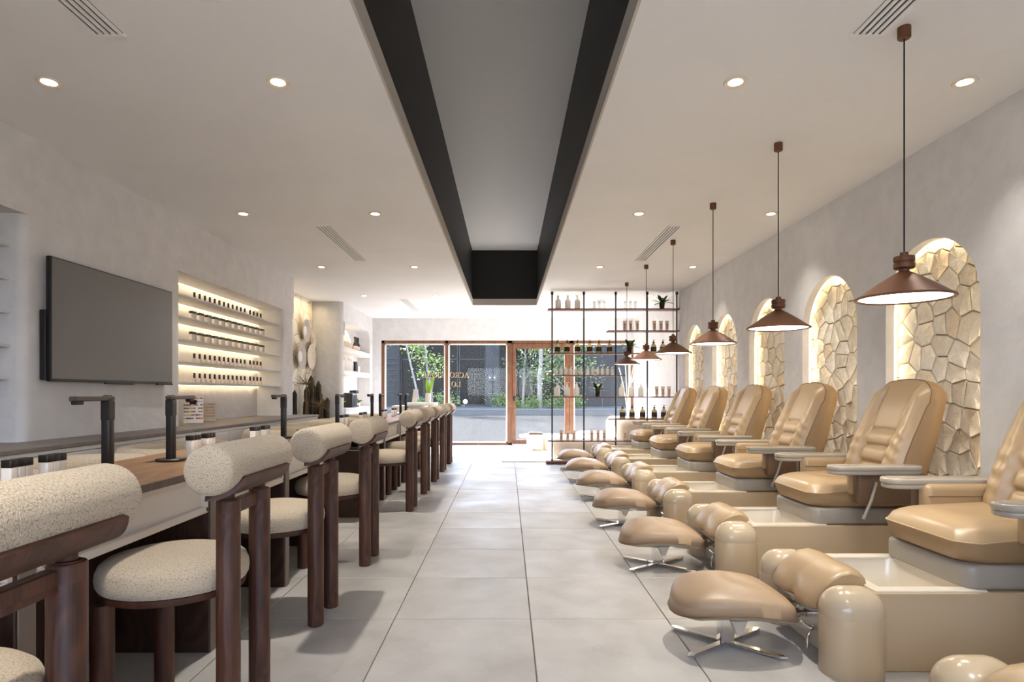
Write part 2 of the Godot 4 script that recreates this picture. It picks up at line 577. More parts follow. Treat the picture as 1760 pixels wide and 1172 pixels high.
func make_walls():
	# behind the camera: a wall with the rear window
	var w = struct("wall_front", "plain plaster wall with a wide window behind the camera", "wall")
	var st = mb()
	bx(st, -3.7, 3.0, -0.1, 0.9, -2.4, -2.2)
	bx(st, -3.7, 3.0, 2.3, HC + 0.1, -2.4, -2.2)
	bx(st, -3.7, -1.9, 0.9, 2.3, -2.4, -2.2)
	bx(st, 1.7, 3.0, 0.9, 2.3, -2.4, -2.2)
	obj("plaster", st, M.plaster, w)
	w = struct("window_4", "wide rear window behind the camera", "window")
	st = mb()
	for x in [-1.9, -0.7, 0.48, 1.64]: bx(st, x, x + 0.06, 0.9, 2.3, -2.34, -2.27, 0.004)
	bx(st, -1.9, 1.7, 0.9, 0.96, -2.34, -2.27, 0.004)
	bx(st, -1.9, 1.7, 2.24, 2.3, -2.34, -2.27, 0.004)
	obj("frame", st, M.frame_wood, w)
	st = mb()
	bx(st, -1.88, 1.68, 0.92, 2.28, -2.308, -2.302)
	obj("pane", st, M.pane, w)
	# back wall over the shop window
	w = struct("wall_back", "beige plaster wall band above the shop window and glass door", "wall")
	st = mb()
	bx(st, -3.7, 3.0, 2.203, HC + 0.1, DB, DB + 0.2)
	bx(st, -3.7, -2.66, -0.1, 2.203, DB, DB + 0.2)
	bx(st, 2.663, 3.0, -0.1, 2.203, DB, DB + 0.2)
	obj("plaster", st, M.plaster, w)
	# left wall: two shelf niches cut into it
	w = struct("wall_left", "grey beige textured plaster wall with screen and lit bottle niche", "wall")
	st = mb()
	bx(st, -3.5, -3.262, -0.1, HC + 0.1, -2.4, 8.354)
	bx(st, -3.3, XL, 2.185, HC + 0.1, -2.4, 8.30)
	bx(st, -3.3, XL, -0.1, 0.80, -2.4, 7.96)
	bx(st, -3.3, XL, 2.185, HC + 0.1, 8.2999, 8.354)
	for s in [[3.685, 5.465], [7.96, 8.354], [-2.4, -0.6]]:
		var hx = (3.3 + XL) / 2
		var hz = (s[1] - s[0]) / 2
		var rr = rring(V((XL - 3.3) / 2, 0.8 if s[1] < 8 else 0.0, (s[0] + s[1]) / 2), hx, hz, 0.055)
		var r2 = rring(V((XL - 3.3) / 2, 2.1851, (s[0] + s[1]) / 2), hx, hz, 0.055)
		loft(st, [rr, r2], true, true, [-1, -2])
	obj("plaster", st, M.plaster, w)
	# recess with stone back, then the far pier with an arched niche
	w = struct("trim_1", "pale stone lined recess with dark cacti and wall plates", "recess")
	st = mb()
	bx(st, -3.75, -3.36, -0.1, HC + 0.1, 8.3, 10.6)
	obj("mortar", st, M.mortar, w)
	stone_field(w, Rect2(8.36, 0.0, 2.13, HC), [], 0.21, 91, func(p): return V(-3.36 + p.z, p.y, p.x), true)
	w = struct("trim_2", "rounded plaster pier with a niche of white floating shelves", "wall")
	st = mb()
	var rr = []
	for y in [-0.1, HC + 0.1]: rr.append(rring(V((XF - 3.5) / 2, y, 10.585), (3.5 + XF) / 2, 0.085, 0.08, 8))
	loft(st, rr)
	bx(st, -3.5, XF, -0.1, HC + 0.1, 12.63, DB)
	bx(st, -3.5, XF - 0.0005, 2.345, HC + 0.1, 10.585, 12.631)
	bx(st, -3.5, -3.10, -0.1, HC + 0.1, 10.585, DB)
	bx(st, -3.5, XF + 0.015, -0.1, 0.80, 10.62, 12.65)
	for e in [[10.66, 1.0], [12.64, -1.0]]:     # rounded upper corners of the niche
		var poly = [Vector2(0, 0)]
		for i in 9:
			var a = PI / 2 * i / 8
			poly.append(Vector2(e[1] * 0.24 * (1 - sin(a)), -0.24 * (1 - cos(a))))
		prism(st, poly, 0.28, Transform3D(Basis(Vector3(0, 0, -1), Vector3.UP, Vector3(1, 0, 0)), V(-2.98, 2.35, e[0])))
	obj("plaster", st, M.plaster, w)
	for y in [1.82, 1.41]:
		st = mb()
		bx(st, -3.10, XF - 0.005, y, y + 0.092, 10.64, 12.64, 0.012)
		obj("floating_shelf", st, M.white, w)
	st = mb()
	bx(st, -3.10, XF + 0.03, 0.80, 0.83, 10.64, 12.64, 0.006)
	obj("niche_counter", st, M.white, w)
	for k in 3:
		st = mb()
		bx(st, XF + 0.015, XF + 0.03, 0.52, 0.79, 10.65 + k * 0.663, 10.65 + (k + 1) * 0.663 - 0.006, 0.003)
		obj("drawer_front", st, M.white, w)
	# lit arch at the back of that niche
	st = mb()
	var pts = []
	for i in 41:
		var t = float(i) / 40
		var p
		if t < 0.25: p = Vector2(-0.58, 0.84 + (1.69 - 0.84) * t * 4)
		elif t > 0.75: p = Vector2(0.58, 0.84 + (1.69 - 0.84) * (1 - t) * 4)
		else:
			var a = PI * (1 - (t - 0.25) * 2)
			p = Vector2(cos(a), sin(a)) * 0.58 + Vector2(0, 1.69)
		pts.append(V(-3.085, p.y, 11.57 + p.x))
	tube(st, pts, 0.011, 6)
	tag(obj("arch_light_strip", st, M.led, w), "warm light strip round the arch")
	st = mb()
	var ap = []
	for p in pts: ap.append(Vector2(-p.z, p.y))
	prism(st, ap, 0.008, Transform3D(Basis(Vector3(0, 0, -1), Vector3.UP, Vector3(1, 0, 0)), V(-3.097, 0, 0)))
	obj("arch_panel", st, M.stones[2], w)
	area(V(-3.06, 1.2, 12.1), Vector3(1, 0, 0.3), Vector2(0.02, 0.7), 0.05, WARM)
	area(V(-3.06, 2.2, 11.57), Vector3(1, -0.6, 0), Vector2(0.5, 0.02), 0.04, WARM)

# irregular stones: cells of random seeds, each its own bevelled mesh
func stone_field(parent, rect, clip, size, sd, place, joined):
	var rng = RandomNumberGenerator.new()
	rng.seed = sd
	var seeds = []
	var nx = int(ceil(rect.size.x / size))
	var ny = int(ceil(rect.size.y / size))
	for j in range(-1, ny + 1):
		for i in range(-1, nx + 1):
			seeds.append(rect.position + Vector2((i + 0.5 + (0.5 if j & 1 else 0.0) + rng.randf_range(-0.42, 0.42)) * rect.size.x / nx, (j + 0.5 + rng.randf_range(-0.42, 0.42)) * rect.size.y / ny))
	var sts = []
	for k in M.stones.size(): sts.append(mb())
	for s in seeds:
		var poly = [rect.position, rect.position + Vector2(rect.size.x, 0), rect.end, rect.position + Vector2(0, rect.size.y)]
		for o in seeds:
			if o == s or o.distance_to(s) > size * 3.2: continue
			poly = cut(poly, (s + o) / 2, (o - s).normalized(), rng.randf_range(0.0015, 0.0042))
			if poly.size() < 3: break
		if poly.size() < 3: continue
		var list = [PackedVector2Array(poly)]
		if clip.size(): list = Geometry2D.intersect_polygons(PackedVector2Array(poly), PackedVector2Array(clip))
		var tone = [0, 0, 0, 1, 1, 2, 2, 3, 4][rng.randi() % 9]
		for q in list:
			var area2 = 0.0
			var c = Vector2.ZERO
			for i in q.size():
				area2 += q[i].cross(q[(i + 1) % q.size()])
				c += q[i]
			if abs(area2) < 0.0016: continue
			c /= q.size()
			var st = sts[tone] if joined else mb()
			var out = rng.randf_range(0.011, 0.015)
			flat(st)
			var tilt = Vector2(rng.randf_range(-0.012, 0.012), rng.randf_range(-0.012, 0.012))
			var base = []
			var top = []
			for v in q:
				base.append(place.call(Vector3(v.x, v.y, 0.0)))
				var e = v + (c - v).normalized() * 0.0045
				top.append(place.call(Vector3(e.x, e.y, out + tilt.dot(e - c))))
			var mid = place.call(Vector3(c.x, c.y, out + 0.0012))
			var cw = (place.call(Vector3(1, 0, 0)) - place.call(Vector3.ZERO)).cross(place.call(Vector3(0, 1, 0)) - place.call(Vector3.ZERO)).dot(place.call(Vector3(0, 0, 1)) - place.call(Vector3.ZERO)) * area2 < 0
			for i in q.size():
				var k = (i + 1) % q.size()
				if cw:
					quad(st, base[i], top[i], top[k], base[k])
					smooth(st)
					tri(st, mid, top[i], top[k])
				else:
					quad(st, base[k], top[k], top[i], base[i])
					tri(st, mid, top[k], top[i])
			if not joined: obj("stone", st, M.stones[tone], parent)
	if joined:
		for k in sts.size(): tag(obj("stones", sts[k], M.stones[k], parent), "", "", "", "stuff")

func cut(poly, at, n, gap):
	var out = []
	for i in poly.size():
		var a = poly[i]
		var b = poly[(i + 1) % poly.size()]
		var da = (a - at).dot(n) + gap
		var db = (b - at).dot(n) + gap
		if da <= 0: out.append(a)
		if da * db < 0: out.append(a.lerp(b, da / (da - db)))
	return out

func arch_line(c, r, y0, ys, n = 20):
	var out = [Vector2(c - r, y0)]
	for i in n + 1:
		var a = PI * (1 - float(i) / n)
		out.append(Vector2(c + cos(a) * r, ys + sin(a) * r))
	out.append(Vector2(c + r, y0))
	return out

func make_right_wall():
	var w = struct("wall_right", "grey plaster wall with a row of lit arched stone niches", "wall")
	var st = mb()
	var turn = Basis(Vector3(0, 0, -1), Vector3.UP, Vector3(1, 0, 0))    # x of the outline is depth
	var cs = [3.873, 5.088, 6.303, 7.518, 8.733]
	var r = 0.43
	var ys = 1.64
	for c in cs:
		var outline = [Vector2(c - 0.6075, 0.25), Vector2(c - 0.6075, HC + 0.1), Vector2(c + 0.6075, HC + 0.1), Vector2(c + 0.6075, 0.25)]
		var al = arch_line(c, r, 0.25, ys, 28)
		al.reverse()
		outline.append_array(al)
		prism(st, outline, 0.06, Transform3D(turn, Vector3(XR + 0.03, 0, 0)))
	bx(st, XR, XR + 0.13, -0.1, 0.25, 3.265, 9.342)
	bx(st, XR, XR + 0.13, -0.1, HC + 0.1, -2.4, 3.2655)
	bx(st, XR, XR + 0.13, -0.1, HC + 0.1, 9.3405, DB)
	bx(st, XR + 0.13, XR + 0.3, -0.1, HC + 0.1, -2.4, DB)
	obj("plaster", st, M.plaster, w)
	var ord = ["largest and nearest the camera", "second from the camera", "third from the camera", "second from the window", "nearest the window"]
	for k in 5:
		var c = cs[k]
		var n = struct("trim_%d" % (k + 3), "arched wall niche of cream stones edged with light, " + ord[k], "niche")
		st = mb()
		prism(st, arch_line(c, r + 0.07, 0.251, ys, 28), 0.012, Transform3D(turn, Vector3(XR + 0.123, 0, 0)))
		obj("mortar", st, M.mortar, n)
		stone_field(n, Rect2(c - r - 0.06, 0.45, r * 2 + 0.12, ys + r - 0.39), arch_line(c, r + 0.055, 0.45, ys, 24), 0.15, 200 + k * 7, func(p): return V(XR + 0.117 - p.z, p.y, p.x), k > 2)
		st = mb()
		var pts = []
		for p in arch_line(c, r + 0.02, 0.5, ys, 24): pts.append(V(XR + 0.078, p.y, p.x))
		tube(st, pts, 0.011, 6)
		tag(obj("light_strip", st, M.led, n), "glowing warm light strip inside the arch")
		area(V(XR + 0.07, 1.2, c + r + 0.01), Vector3(0.45, 0, 1), Vector2(0.02, 1.0), LED_E, WARM)
		area(V(XR + 0.07, 1.2, c - r - 0.01), Vector3(0.45, 0, -1), Vector2(0.02, 1.0), LED_E, WARM)
		area(V(XR + 0.07, ys + r + 0.005, c), Vector3(0.45, -1, 0), Vector2(0.02, 0.4), LED_E * 0.6, WARM)

func make_window():
	var y1 = 2.203
	var d0 = DB + 0.03
	var d1 = DB + 0.11
	# [x0, x1] of the panes
	var k = 0
	for p in [[-2.66, -1.25], [-1.314, 0.10], [1.31, 2.665]]:
		k += 1
		var w = struct("window_%d" % k, ["floor-length shop window pane left of the wooden mullion, green foliage behind", "floor-length shop window pane between wooden mullion and glass door", "floor-length shop window pane right of the door behind the shelves"][k - 1], "window")
		var a = p[0] if k != 2 else -1.25
		var b = p[1]
		var st = mb()
		var fw = 0.062
		var ra = 0.1 if k == 2 else fw
		bx(st, a, b, y1 - fw, y1, d0, d1, 0.004)
		bx(st, a, b, 0.0, 0.04, d0, d1, 0.004)
		if k != 2: bx(st, a, a + (fw if k == 1 else 0.09), 0.0, y1, d0, d1, 0.004)
		bx(st, b - ra, b, 0.0, y1, d0, d1, 0.004)
		obj("frame", st, M.frame_wood, w)
		var ga = a + (0.0 if k == 2 else (fw if k == 1 else 0.09))
		var gb = b - ra
		st = mb()     # pale glazing bead round the glass
		var bd = 0.028
		bx(st, ga, gb, y1 - fw - bd, y1 - fw, d0 + 0.02, d1 - 0.01)
		bx(st, ga, gb, 0.04, 0.04 + bd, d0 + 0.02, d1 - 0.01)
		bx(st, ga, ga + bd, 0.04, y1 - fw, d0 + 0.02, d1 - 0.01)
		bx(st, gb - bd, gb, 0.04, y1 - fw, d0 + 0.02, d1 - 0.01)
		tag(obj("glazing_bead", st, M.white, w), "pale bead round the glass")
		st = mb()
		bx(st, ga + 0.01, gb - 0.01, 0.05, y1 - fw - 0.01, d1 - 0.036, d1 - 0.030)
		obj("pane", st, M.pane, w)
		if k == 2:
			st = mb()
			cyl(st, Vector3.ZERO, 0.05, 0.003, 0.001, 24, Transform3D(Basis(Vector3.RIGHT, PI / 2), V(-0.89, 0.915, d1 - 0.042)))
			tag(obj("sticker", st, M.frosted, w), "round frosted sticker on the pane")
		if k < 3: lettering(w, k, d1 - 0.024)
	# the door
	var w = struct("door_1", "wooden framed glass entrance door with dark lever handle", "door")
	var st = mb()
	bx(st, 0.10, 1.31, y1 - 0.062, y1, d0, d1, 0.004)
	obj("frame", st, M.frame_wood, w)
	st = mb()
	var a = 0.105
	var b = 1.305
	bx(st, a, a + 0.075, 0.02, y1 - 0.066, d0 - 0.01, d1 - 0.02, 0.005)
	bx(st, b - 0.095, b, 0.02, y1 - 0.066, d0 - 0.01, d1 - 0.02, 0.005)
	bx(st, a + 0.075, b - 0.095, y1 - 0.17, y1 - 0.066, d0 - 0.01, d1 - 0.02, 0.005)
	bx(st, a + 0.075, b - 0.095, 0.02, 0.11, d0 - 0.01, d1 - 0.02, 0.005)
	obj("leaf", st, M.frame_wood, w)
	st = mb()
	bx(st, a + 0.07, b - 0.09, 0.10, y1 - 0.165, d0 + 0.025, d0 + 0.031)
	obj("pane", st, M.pane, w)
	st = mb()
	bx(st, a + 0.02, a + 0.055, 0.93, 1.04, d0 - 0.018, d0 - 0.01, 0.003)
	tube(st, [V(a + 0.037, 1.01, d0 - 0.01), V(a + 0.037, 1.01, d0 - 0.05), V(a + 0.05, 1.01, d0 - 0.056), V(a + 0.14, 1.01, d0 - 0.056)], 0.009, 8)
	cyl(st, Vector3.ZERO, 0.012, 0.012, 0.002, 12, Transform3D(Basis(Vector3.RIGHT, PI / 2), V(a + 0.037, 0.955, d0 - 0.026)))
	tag(obj("handle", st, M.black_metal, w), "dark lever handle")
	st = mb()
	bx(st, -2.66, 2.665, -0.05, 0.002, DB - 0.005, DB + 0.2)
	tag(obj("trim_8", st, M.frame_wood), "wooden sill strip under the shop window", "sill", "", "structure")

# shop lettering on the outside of the glass: from in here it reads backwards
func lettering(w, pane, d):
	var words = [["NAIL", -1.64, 1.48], ["S", -1.375, 1.48]] if pane == 1 else [["ACRO", -1.03, 1.48], ["LO", -1.10, 1.285]]
	for t in words:
		var tm = TextMesh.new()
		var f = SystemFont.new()
		f.font_names = PackedStringArray(["Droid Serif"])
		tm.font = f
		tm.text = t[0]
		tm.font_size = 64
		tm.pixel_size = 0.0024
		tm.depth = 0.006
		for side in 2:
			var o = mesh_node("lettering", tm, [M.letter, M.gold][side], w)
			o.position = V(t[1] + side * 0.012, t[2] - side * 0.006, d + side * 0.005)
			o.rotation.y = PI

# ---------------------------------------------------------------- outside
func make_street():
	var st = mb()
	bx(st, -70, 70, -0.4, -0.02, DB + 0.15, 31)
	tag(obj("road", st, M.asphalt), "sunlit pale grey street beyond the shop window", "road", "", "structure")
	st = mb()
	bx(st, -70, 70, -0.4, 0.28, 31.0, 31.4, 0.03)
	tag(obj("kerb", st, M.kerb), "pale kerb stone along the far side of the street", "kerb", "", "structure")
	st = mb()
	bx(st, -70, 70, -0.4, 0.26, 31.3, 60)
	tag(obj("pavement", st, M.pave), "shaded pavement in front of the dark shop building", "pavement", "", "structure")
	# shop building opposite
	var b = tag(thing("shop_building", V(0, 0.26, 38)), "dark grey shop building with glass fronts across the street", "building")
	st = mb()
	bx(st, -26, 26, 4.2, 5.0, 0.0, 9.0)
	bx(st, -26, 26, 0, 4.2, 2.0, 9.0)
	obj("upper_wall", st, M.facade, b)
	for c in [[-26, -6.7], [-1.35, -0.5], [4.6, 9.5], [13.5, 26]]:
		st = mb()
		bx(st, c[0], c[1], 0, 4.2, 0.0, 2.0, 0.03)
		obj("wall_pier", st, M.facade if c[0] != -1.35 else M.facade_light, b)
	for c in [[-6.7, -5.2], [-5.15, -3.1], [-3.05, -1.35], [-0.5, 1.5], [1.55, 3.0], [3.05, 4.6], [9.5, 13.5]]:
		st = mb()
		bx(st, c[0] + 0.07, c[1] - 0.07, 0.12, 4.1, 0.5, 0.54)
		obj("shop_glass", st, M.shop_glass, b)
		st = mb()
		bx(st, c[0], c[0] + 0.07, 0, 4.2, 0.42, 0.6)
		bx(st, c[1] - 0.07, c[1], 0, 4.2, 0.42, 0.6)
		bx(st, c[0], c[1], 0, 0.12, 0.42, 0.6)
		bx(st, c[0], c[1], 2.9, 2.98, 0.42, 0.6)
		obj("shop_frame", st, M.facade_dark, b)
	st = mb()
	for k in 7: bx(st, -7.7, -6.9, 0.9 + k * 0.34, 0.96 + k * 0.34, -0.05, 0.0)
	obj("louvre", st, M.facade_dark, b)
	st = mb()
	bx(st, -1.22, -0.66, 1.55, 1.95, -0.09, 0.0, 0.02)
	obj("wall_lamp_box", st, M.black, b)
	for s in [-1.08, -0.80]:
		st = mb()
		cyl(st, Vector3.ZERO, 0.045, 0.02, 0.004, 12, Transform3D(Basis(Vector3.RIGHT, PI / 2), V(s, 1.78, -0.11)))
		obj("lamp_dot", st, M.white, b)
	# trees
	tree(V(-3.95, 0.26, 32.4), 4.6, 0.075, -0.13, 7, 900, M.foliage, "slender pale-barked tree seen through the left window pane", 0.9, 1.2)
	tree(V(-5.0, 0.26, 35.0), 5.2, 0.07, -0.22, 9, 350, M.foliage_dark, "leaning grey tree behind the pale tree in the left window pane", 1.0, 3.2)
	tree(V(1.72, 0.26, 32.6), 5.0, 0.15, 0.02, 11, 2600, M.foliage_dark, "leafy tree with a grey trunk seen through the entrance door", 1.9, 1.6)
	tree(V(3.4, 0.26, 34.2), 5.0, 0.12, -0.05, 13, 2400, M.foliage, "bushy green tree behind the first trunk in the door glass", 1.9, 1.0)
	tree(V(0.9, 0.26, 36.4), 4.6, 0.08, 0.05, 15, 900, M.foliage_dark, "dark small tree close to the shop front across the street", 1.3, 1.4)
	for s in [[-3.3, 32.2, 0.75, 21, "round bright green shrub at the foot of the pale tree"], [-4.5, 32.3, 0.45, 22, "small green shrub left of the pale tree"], [-0.4, 36.8, 0.7, 23, "dim shrub by the grey pier of the shop building"], [1.3, 32.3, 0.6, 24, "low shrub at the foot of the door-side tree"], [2.5, 32.5, 0.7, 25, "low shrub right of the grey trunk in the door glass"], [0.4, 32.6, 0.45, 26, "low shrub at the left edge of the door glass"], [3.6, 32.7, 0.6, 27, "low shrub behind the door frame across the street"]]:
		shrub(V(s[0], 0.26, s[1]), s[2], s[3], s[4])

func leaf_cloud(st, rng, c, r, n, s):
	for i in n:
		var p = Vector3(rng.randfn(), rng.randfn() * 0.7, rng.randfn()) * r * 0.5 + c
		var a = Vector3(rng.randf_range(-1, 1), rng.randf_range(-0.7, 0.5), rng.randf_range(-1, 1)).normalized() * s * rng.randf_range(0.7, 1.3)
		var b = a.cross(Vector3(rng.randf_range(-1, 1), 1, rng.randf_range(-1, 1))).normalized() * s * 0.42
		flat(st)
		tri(st, p, p + a * 0.5 + b, p + a)
		tri(st, p, p + a, p + a * 0.5 - b)

func tree(at, h, r, lean, sd, leaves, m, label, spread, low):
	var rng = RandomNumberGenerator.new()
	rng.seed = sd
	var t = tag(thing("street_tree", at), label, "tree", "")
	var st = mb()
	var trunk = []
	for i in 7: trunk.append(Vector3(lean * h * i / 6.0 + rng.randf_range(-0.03, 0.03), h * i / 6.0 - (0.1 if i == 0 else 0.0), rng.randf_range(-0.05, 0.05)))
	tube(st, trunk, r, 9, r * 0.45)
	obj("trunk", st, M.bark, t)
	var lv = mb()
	for k in 9:
		var y = low + (h - low) * (k + rng.randf()) / 9.0
		var a = rng.randf() * TAU
		var p0 = trunk[int(clamp(y / h * 6, 0, 5))]
		var tip = Vector3(lean * y + cos(a) * spread * rng.randf_range(0.4, 0.9), y + rng.randf_range(0.0, 0.6), sin(a) * spread * 0.7)
		st = mb()
		tube(st, [p0, p0.lerp(tip, 0.5) + Vector3(0, 0.12, 0), tip], r * 0.3, 6, r * 0.1)
		obj("branch", st, M.bark, t)
		leaf_cloud(lv, rng, tip, spread * 0.62, leaves / 9, 0.13)
	tag(obj("foliage", lv, m, t), "", "", "", "stuff")

func shrub(at, r, sd, label):
	var rng = RandomNumberGenerator.new()
	rng.seed = sd
	var t = tag(thing("shrub", at), label, "shrub", "shrubs along the far pavement")
	var lv = mb()
	leaf_cloud(lv, rng, Vector3(0, r * 0.5, 0), r, 500, 0.11)
	tag(obj("foliage", lv, M.foliage, t), "", "", "", "stuff")
	var st = mb()
	for k in 5: tube(st, [Vector3(0, -0.05, 0), Vector3(rng.randf_range(-1, 1) * r * 0.5, r * 0.7, rng.randf_range(-1, 1) * r * 0.4)], 0.015, 5, 0.006)
	obj("stem", st, M.bark, t)

# ---------------------------------------------------------------- ceiling fittings
const ORD = ["first", "second", "third", "fourth", "fifth", "sixth", "seventh", "eighth", "ninth", "tenth", "eleventh", "twelfth", "thirteenth", "fourteenth", "fifteenth", "sixteenth"]

func make_downlights():
	var proto = thing("downlight")
	var st = mb()
	lathe(st, [[0.036, 0.0], [0.036, -0.004], [0.054, -0.008], [0.0575, -0.004], [0.0575, 0.001], [0.036, 0.001]], 28)
	obj("trim_ring", st, M.brass, proto)
	st = mb()
	lathe(st, [[0.0, -0.0035], [0.036, -0.0035], [0.036, 0.001], [0.0, 0.001]], 24)
	tag(obj("lens", st, M.downlight, proto), "glowing lens")
	var rows = [[0.81, "overhead"], [3.085, "in the row nearest the camera"], [5.355, "in the second row from the camera"], [7.61, "in the third row from the camera"], [9.87, "in the fourth row, before the window end"], [12.2, "in the last row by the window wall"]]
	var cols = [[-2.315, "outer left"], [-1.158, "inner left"], [1.152, "inner right"], [2.31, "outer right"], [0.128, "middle"]]
	var first = true
	for r in rows.size() + 1:
		for c in cols.size():
			if c == 4 and r != 5: continue
			var d = -1.46 if r == rows.size() else rows[r][0]
			var at = V(cols[c][0], HC, d)
			if r > 0 and r < rows.size():
				var label = "round recessed ceiling downlight, %s one %s" % [cols[c][1], rows[r][1]]
				var o = proto if first else dup(proto, at, label)
				o.position = at
				tag(o, label, "downlight", "ceiling downlights")
				first = false
			spot(at - Vector3(0, 0.012, 0), SPOT_E * (0.32 if abs(cols[c][0]) > 2 else 1.0), 43.0, 1.0, Color(1.0, 0.97, 0.92), 0.035)

func make_vents():
	var proto = thing("air_vent")
	tag(proto, "", "air vent", "linear slot air vents")
	var st = mb()
	var w = 0.142
	var l = 1.50
	for k in 5: box(st, Vector3(-0.0568 + (k - 2) * 0.0 + k * 0.0284, -0.004, 0), Vector3(0.0165, 0.010, l), 0.001)
	box(st, Vector3(0, -0.004, l / 2 + 0.008), Vector3(w, 0.011, 0.018), 0.001)
	box(st, Vector3(0, -0.004, -l / 2 - 0.008), Vector3(w, 0.011, 0.018), 0.001)
	obj("grille", st, M.ceiling, proto)
	st = mb()
	box(st, Vector3(0, -0.0012, 0), Vector3(w - 0.01, 0.002, l))
	tag(obj("slot_void", st, M.slot, proto), "dark slots")
	var first = true
	for s in [[-1.744, "left of the black slot"], [1.578, "right of the black slot"]]:
		for d in [[1.92, "nearest the camera"], [6.485, "midway along the ceiling"], [11.04, "close to the window wall"]]:
			var label = "four-slot linear ceiling air vent %s, %s" % [s[1], d[1]]
			var at = V(s[0], HC, d[0])
			if first:
				proto.position = at
				proto.set_meta("label", label)
				first = false
			else: dup(proto, at, label)

func make_pendants():
	var p = tag(thing("pendant_lamp"), "", "pendant lamp", "brown cone pendant lamps over the massage chairs")
	var st = mb()
	lathe(st, [[0.0, 0.0], [0.0, 0.0], [0.026, 0.0], [0.026, -0.046], [0.022, -0.05], [0.0, -0.05]], 20)
	obj("canopy", st, M.bronze_dark, p)
	st = mb()
	tube(st, [Vector3(0, -0.045, 0), Vector3(0, -0.985, 0)], 0.0032, 6)
	obj("cord", st, M.black_metal, p)
	st = mb()
	lathe(st, [[0.0, -0.968], [0.016, -0.968], [0.016, -0.985], [0.039, -0.985], [0.041, -0.99], [0.041, -1.006], [0.037, -1.009], [0.037, -1.013], [0.041, -1.016], [0.041, -1.034], [0.036, -1.038], [0.020, -1.04], [0.020, -1.05], [0.0, -1.05]], 28)
	obj("knob", st, M.bronze_dark, p)
	st = mb()
	lathe(st, [[0.017, -1.044], [0.022, -1.05], [0.05, -1.066], [0.11, -1.105], [0.168, -1.147], [0.188, -1.158], [0.190, -1.165], [0.186, -1.168], [0.176, -1.166], [0.172, -1.162], [0.11, -1.112], [0.05, -1.074], [0.012, -1.056]], 48)
	obj("shade", st, M.bronze, p)
	st = mb()
	lathe(st, [[0.0, -1.162], [0.175, -1.162], [0.175, -1.158], [0.0, -1.158]], 40)
	tag(obj("diffuser", st, M.diffuser, p), "glowing white disc under the shade")
	var names = ["nearest the camera", "second from the camera", "third from the camera", "fourth from the camera", "fifth from the camera", "farthest from the camera, before the rack"]
	for k in 6:
		var at = V(1.705, HC, 2.625 + k * 1.2195)
		var label = "brown cone pendant lamp on a long cord, " + names[k]
		if k == 0:
			p.position = at
			p.set_meta("label", label)
		else: dup(p, at, label)
		spot(at + Vector3(0, -1.175, 0), 0.16, 78.0, 0.6, Color(1.0, 0.95, 0.87), 0.15)

# ---------------------------------------------------------------- left wall
func make_screen():
	var t = tag(thing("wall_screen"), "large switched-off flat television mounted on the grey plaster wall", "television")
	var st = mb()
	bx(st, -2.885, -2.853, 1.173, 1.958, 3.817, 5.204, 0.004)
	obj("bezel", st, M.black, t)
	st = mb()
	bx(st, -2.858, -2.850, 1.190, 1.950, 3.826, 5.196, 0.001)
	obj("panel", st, M.screen, t)
	st = mb()
	bx(st, -2.915, -2.875, 1.180, 1.62, 3.80, 5.15, 0.006)
	obj("housing", st, M.black, t)
	st = mb()
	bx(st, -2.868, -2.848, 1.163, 1.176, 4.34, 4.66, 0.002)
	obj("sensor_bar", st, M.black, t)
	st = mb()
	bx(st, -2.868, -2.848, 1.166, 1.178, 4.98, 5.204, 0.002)
	obj("label_plate", st, M.black, t)

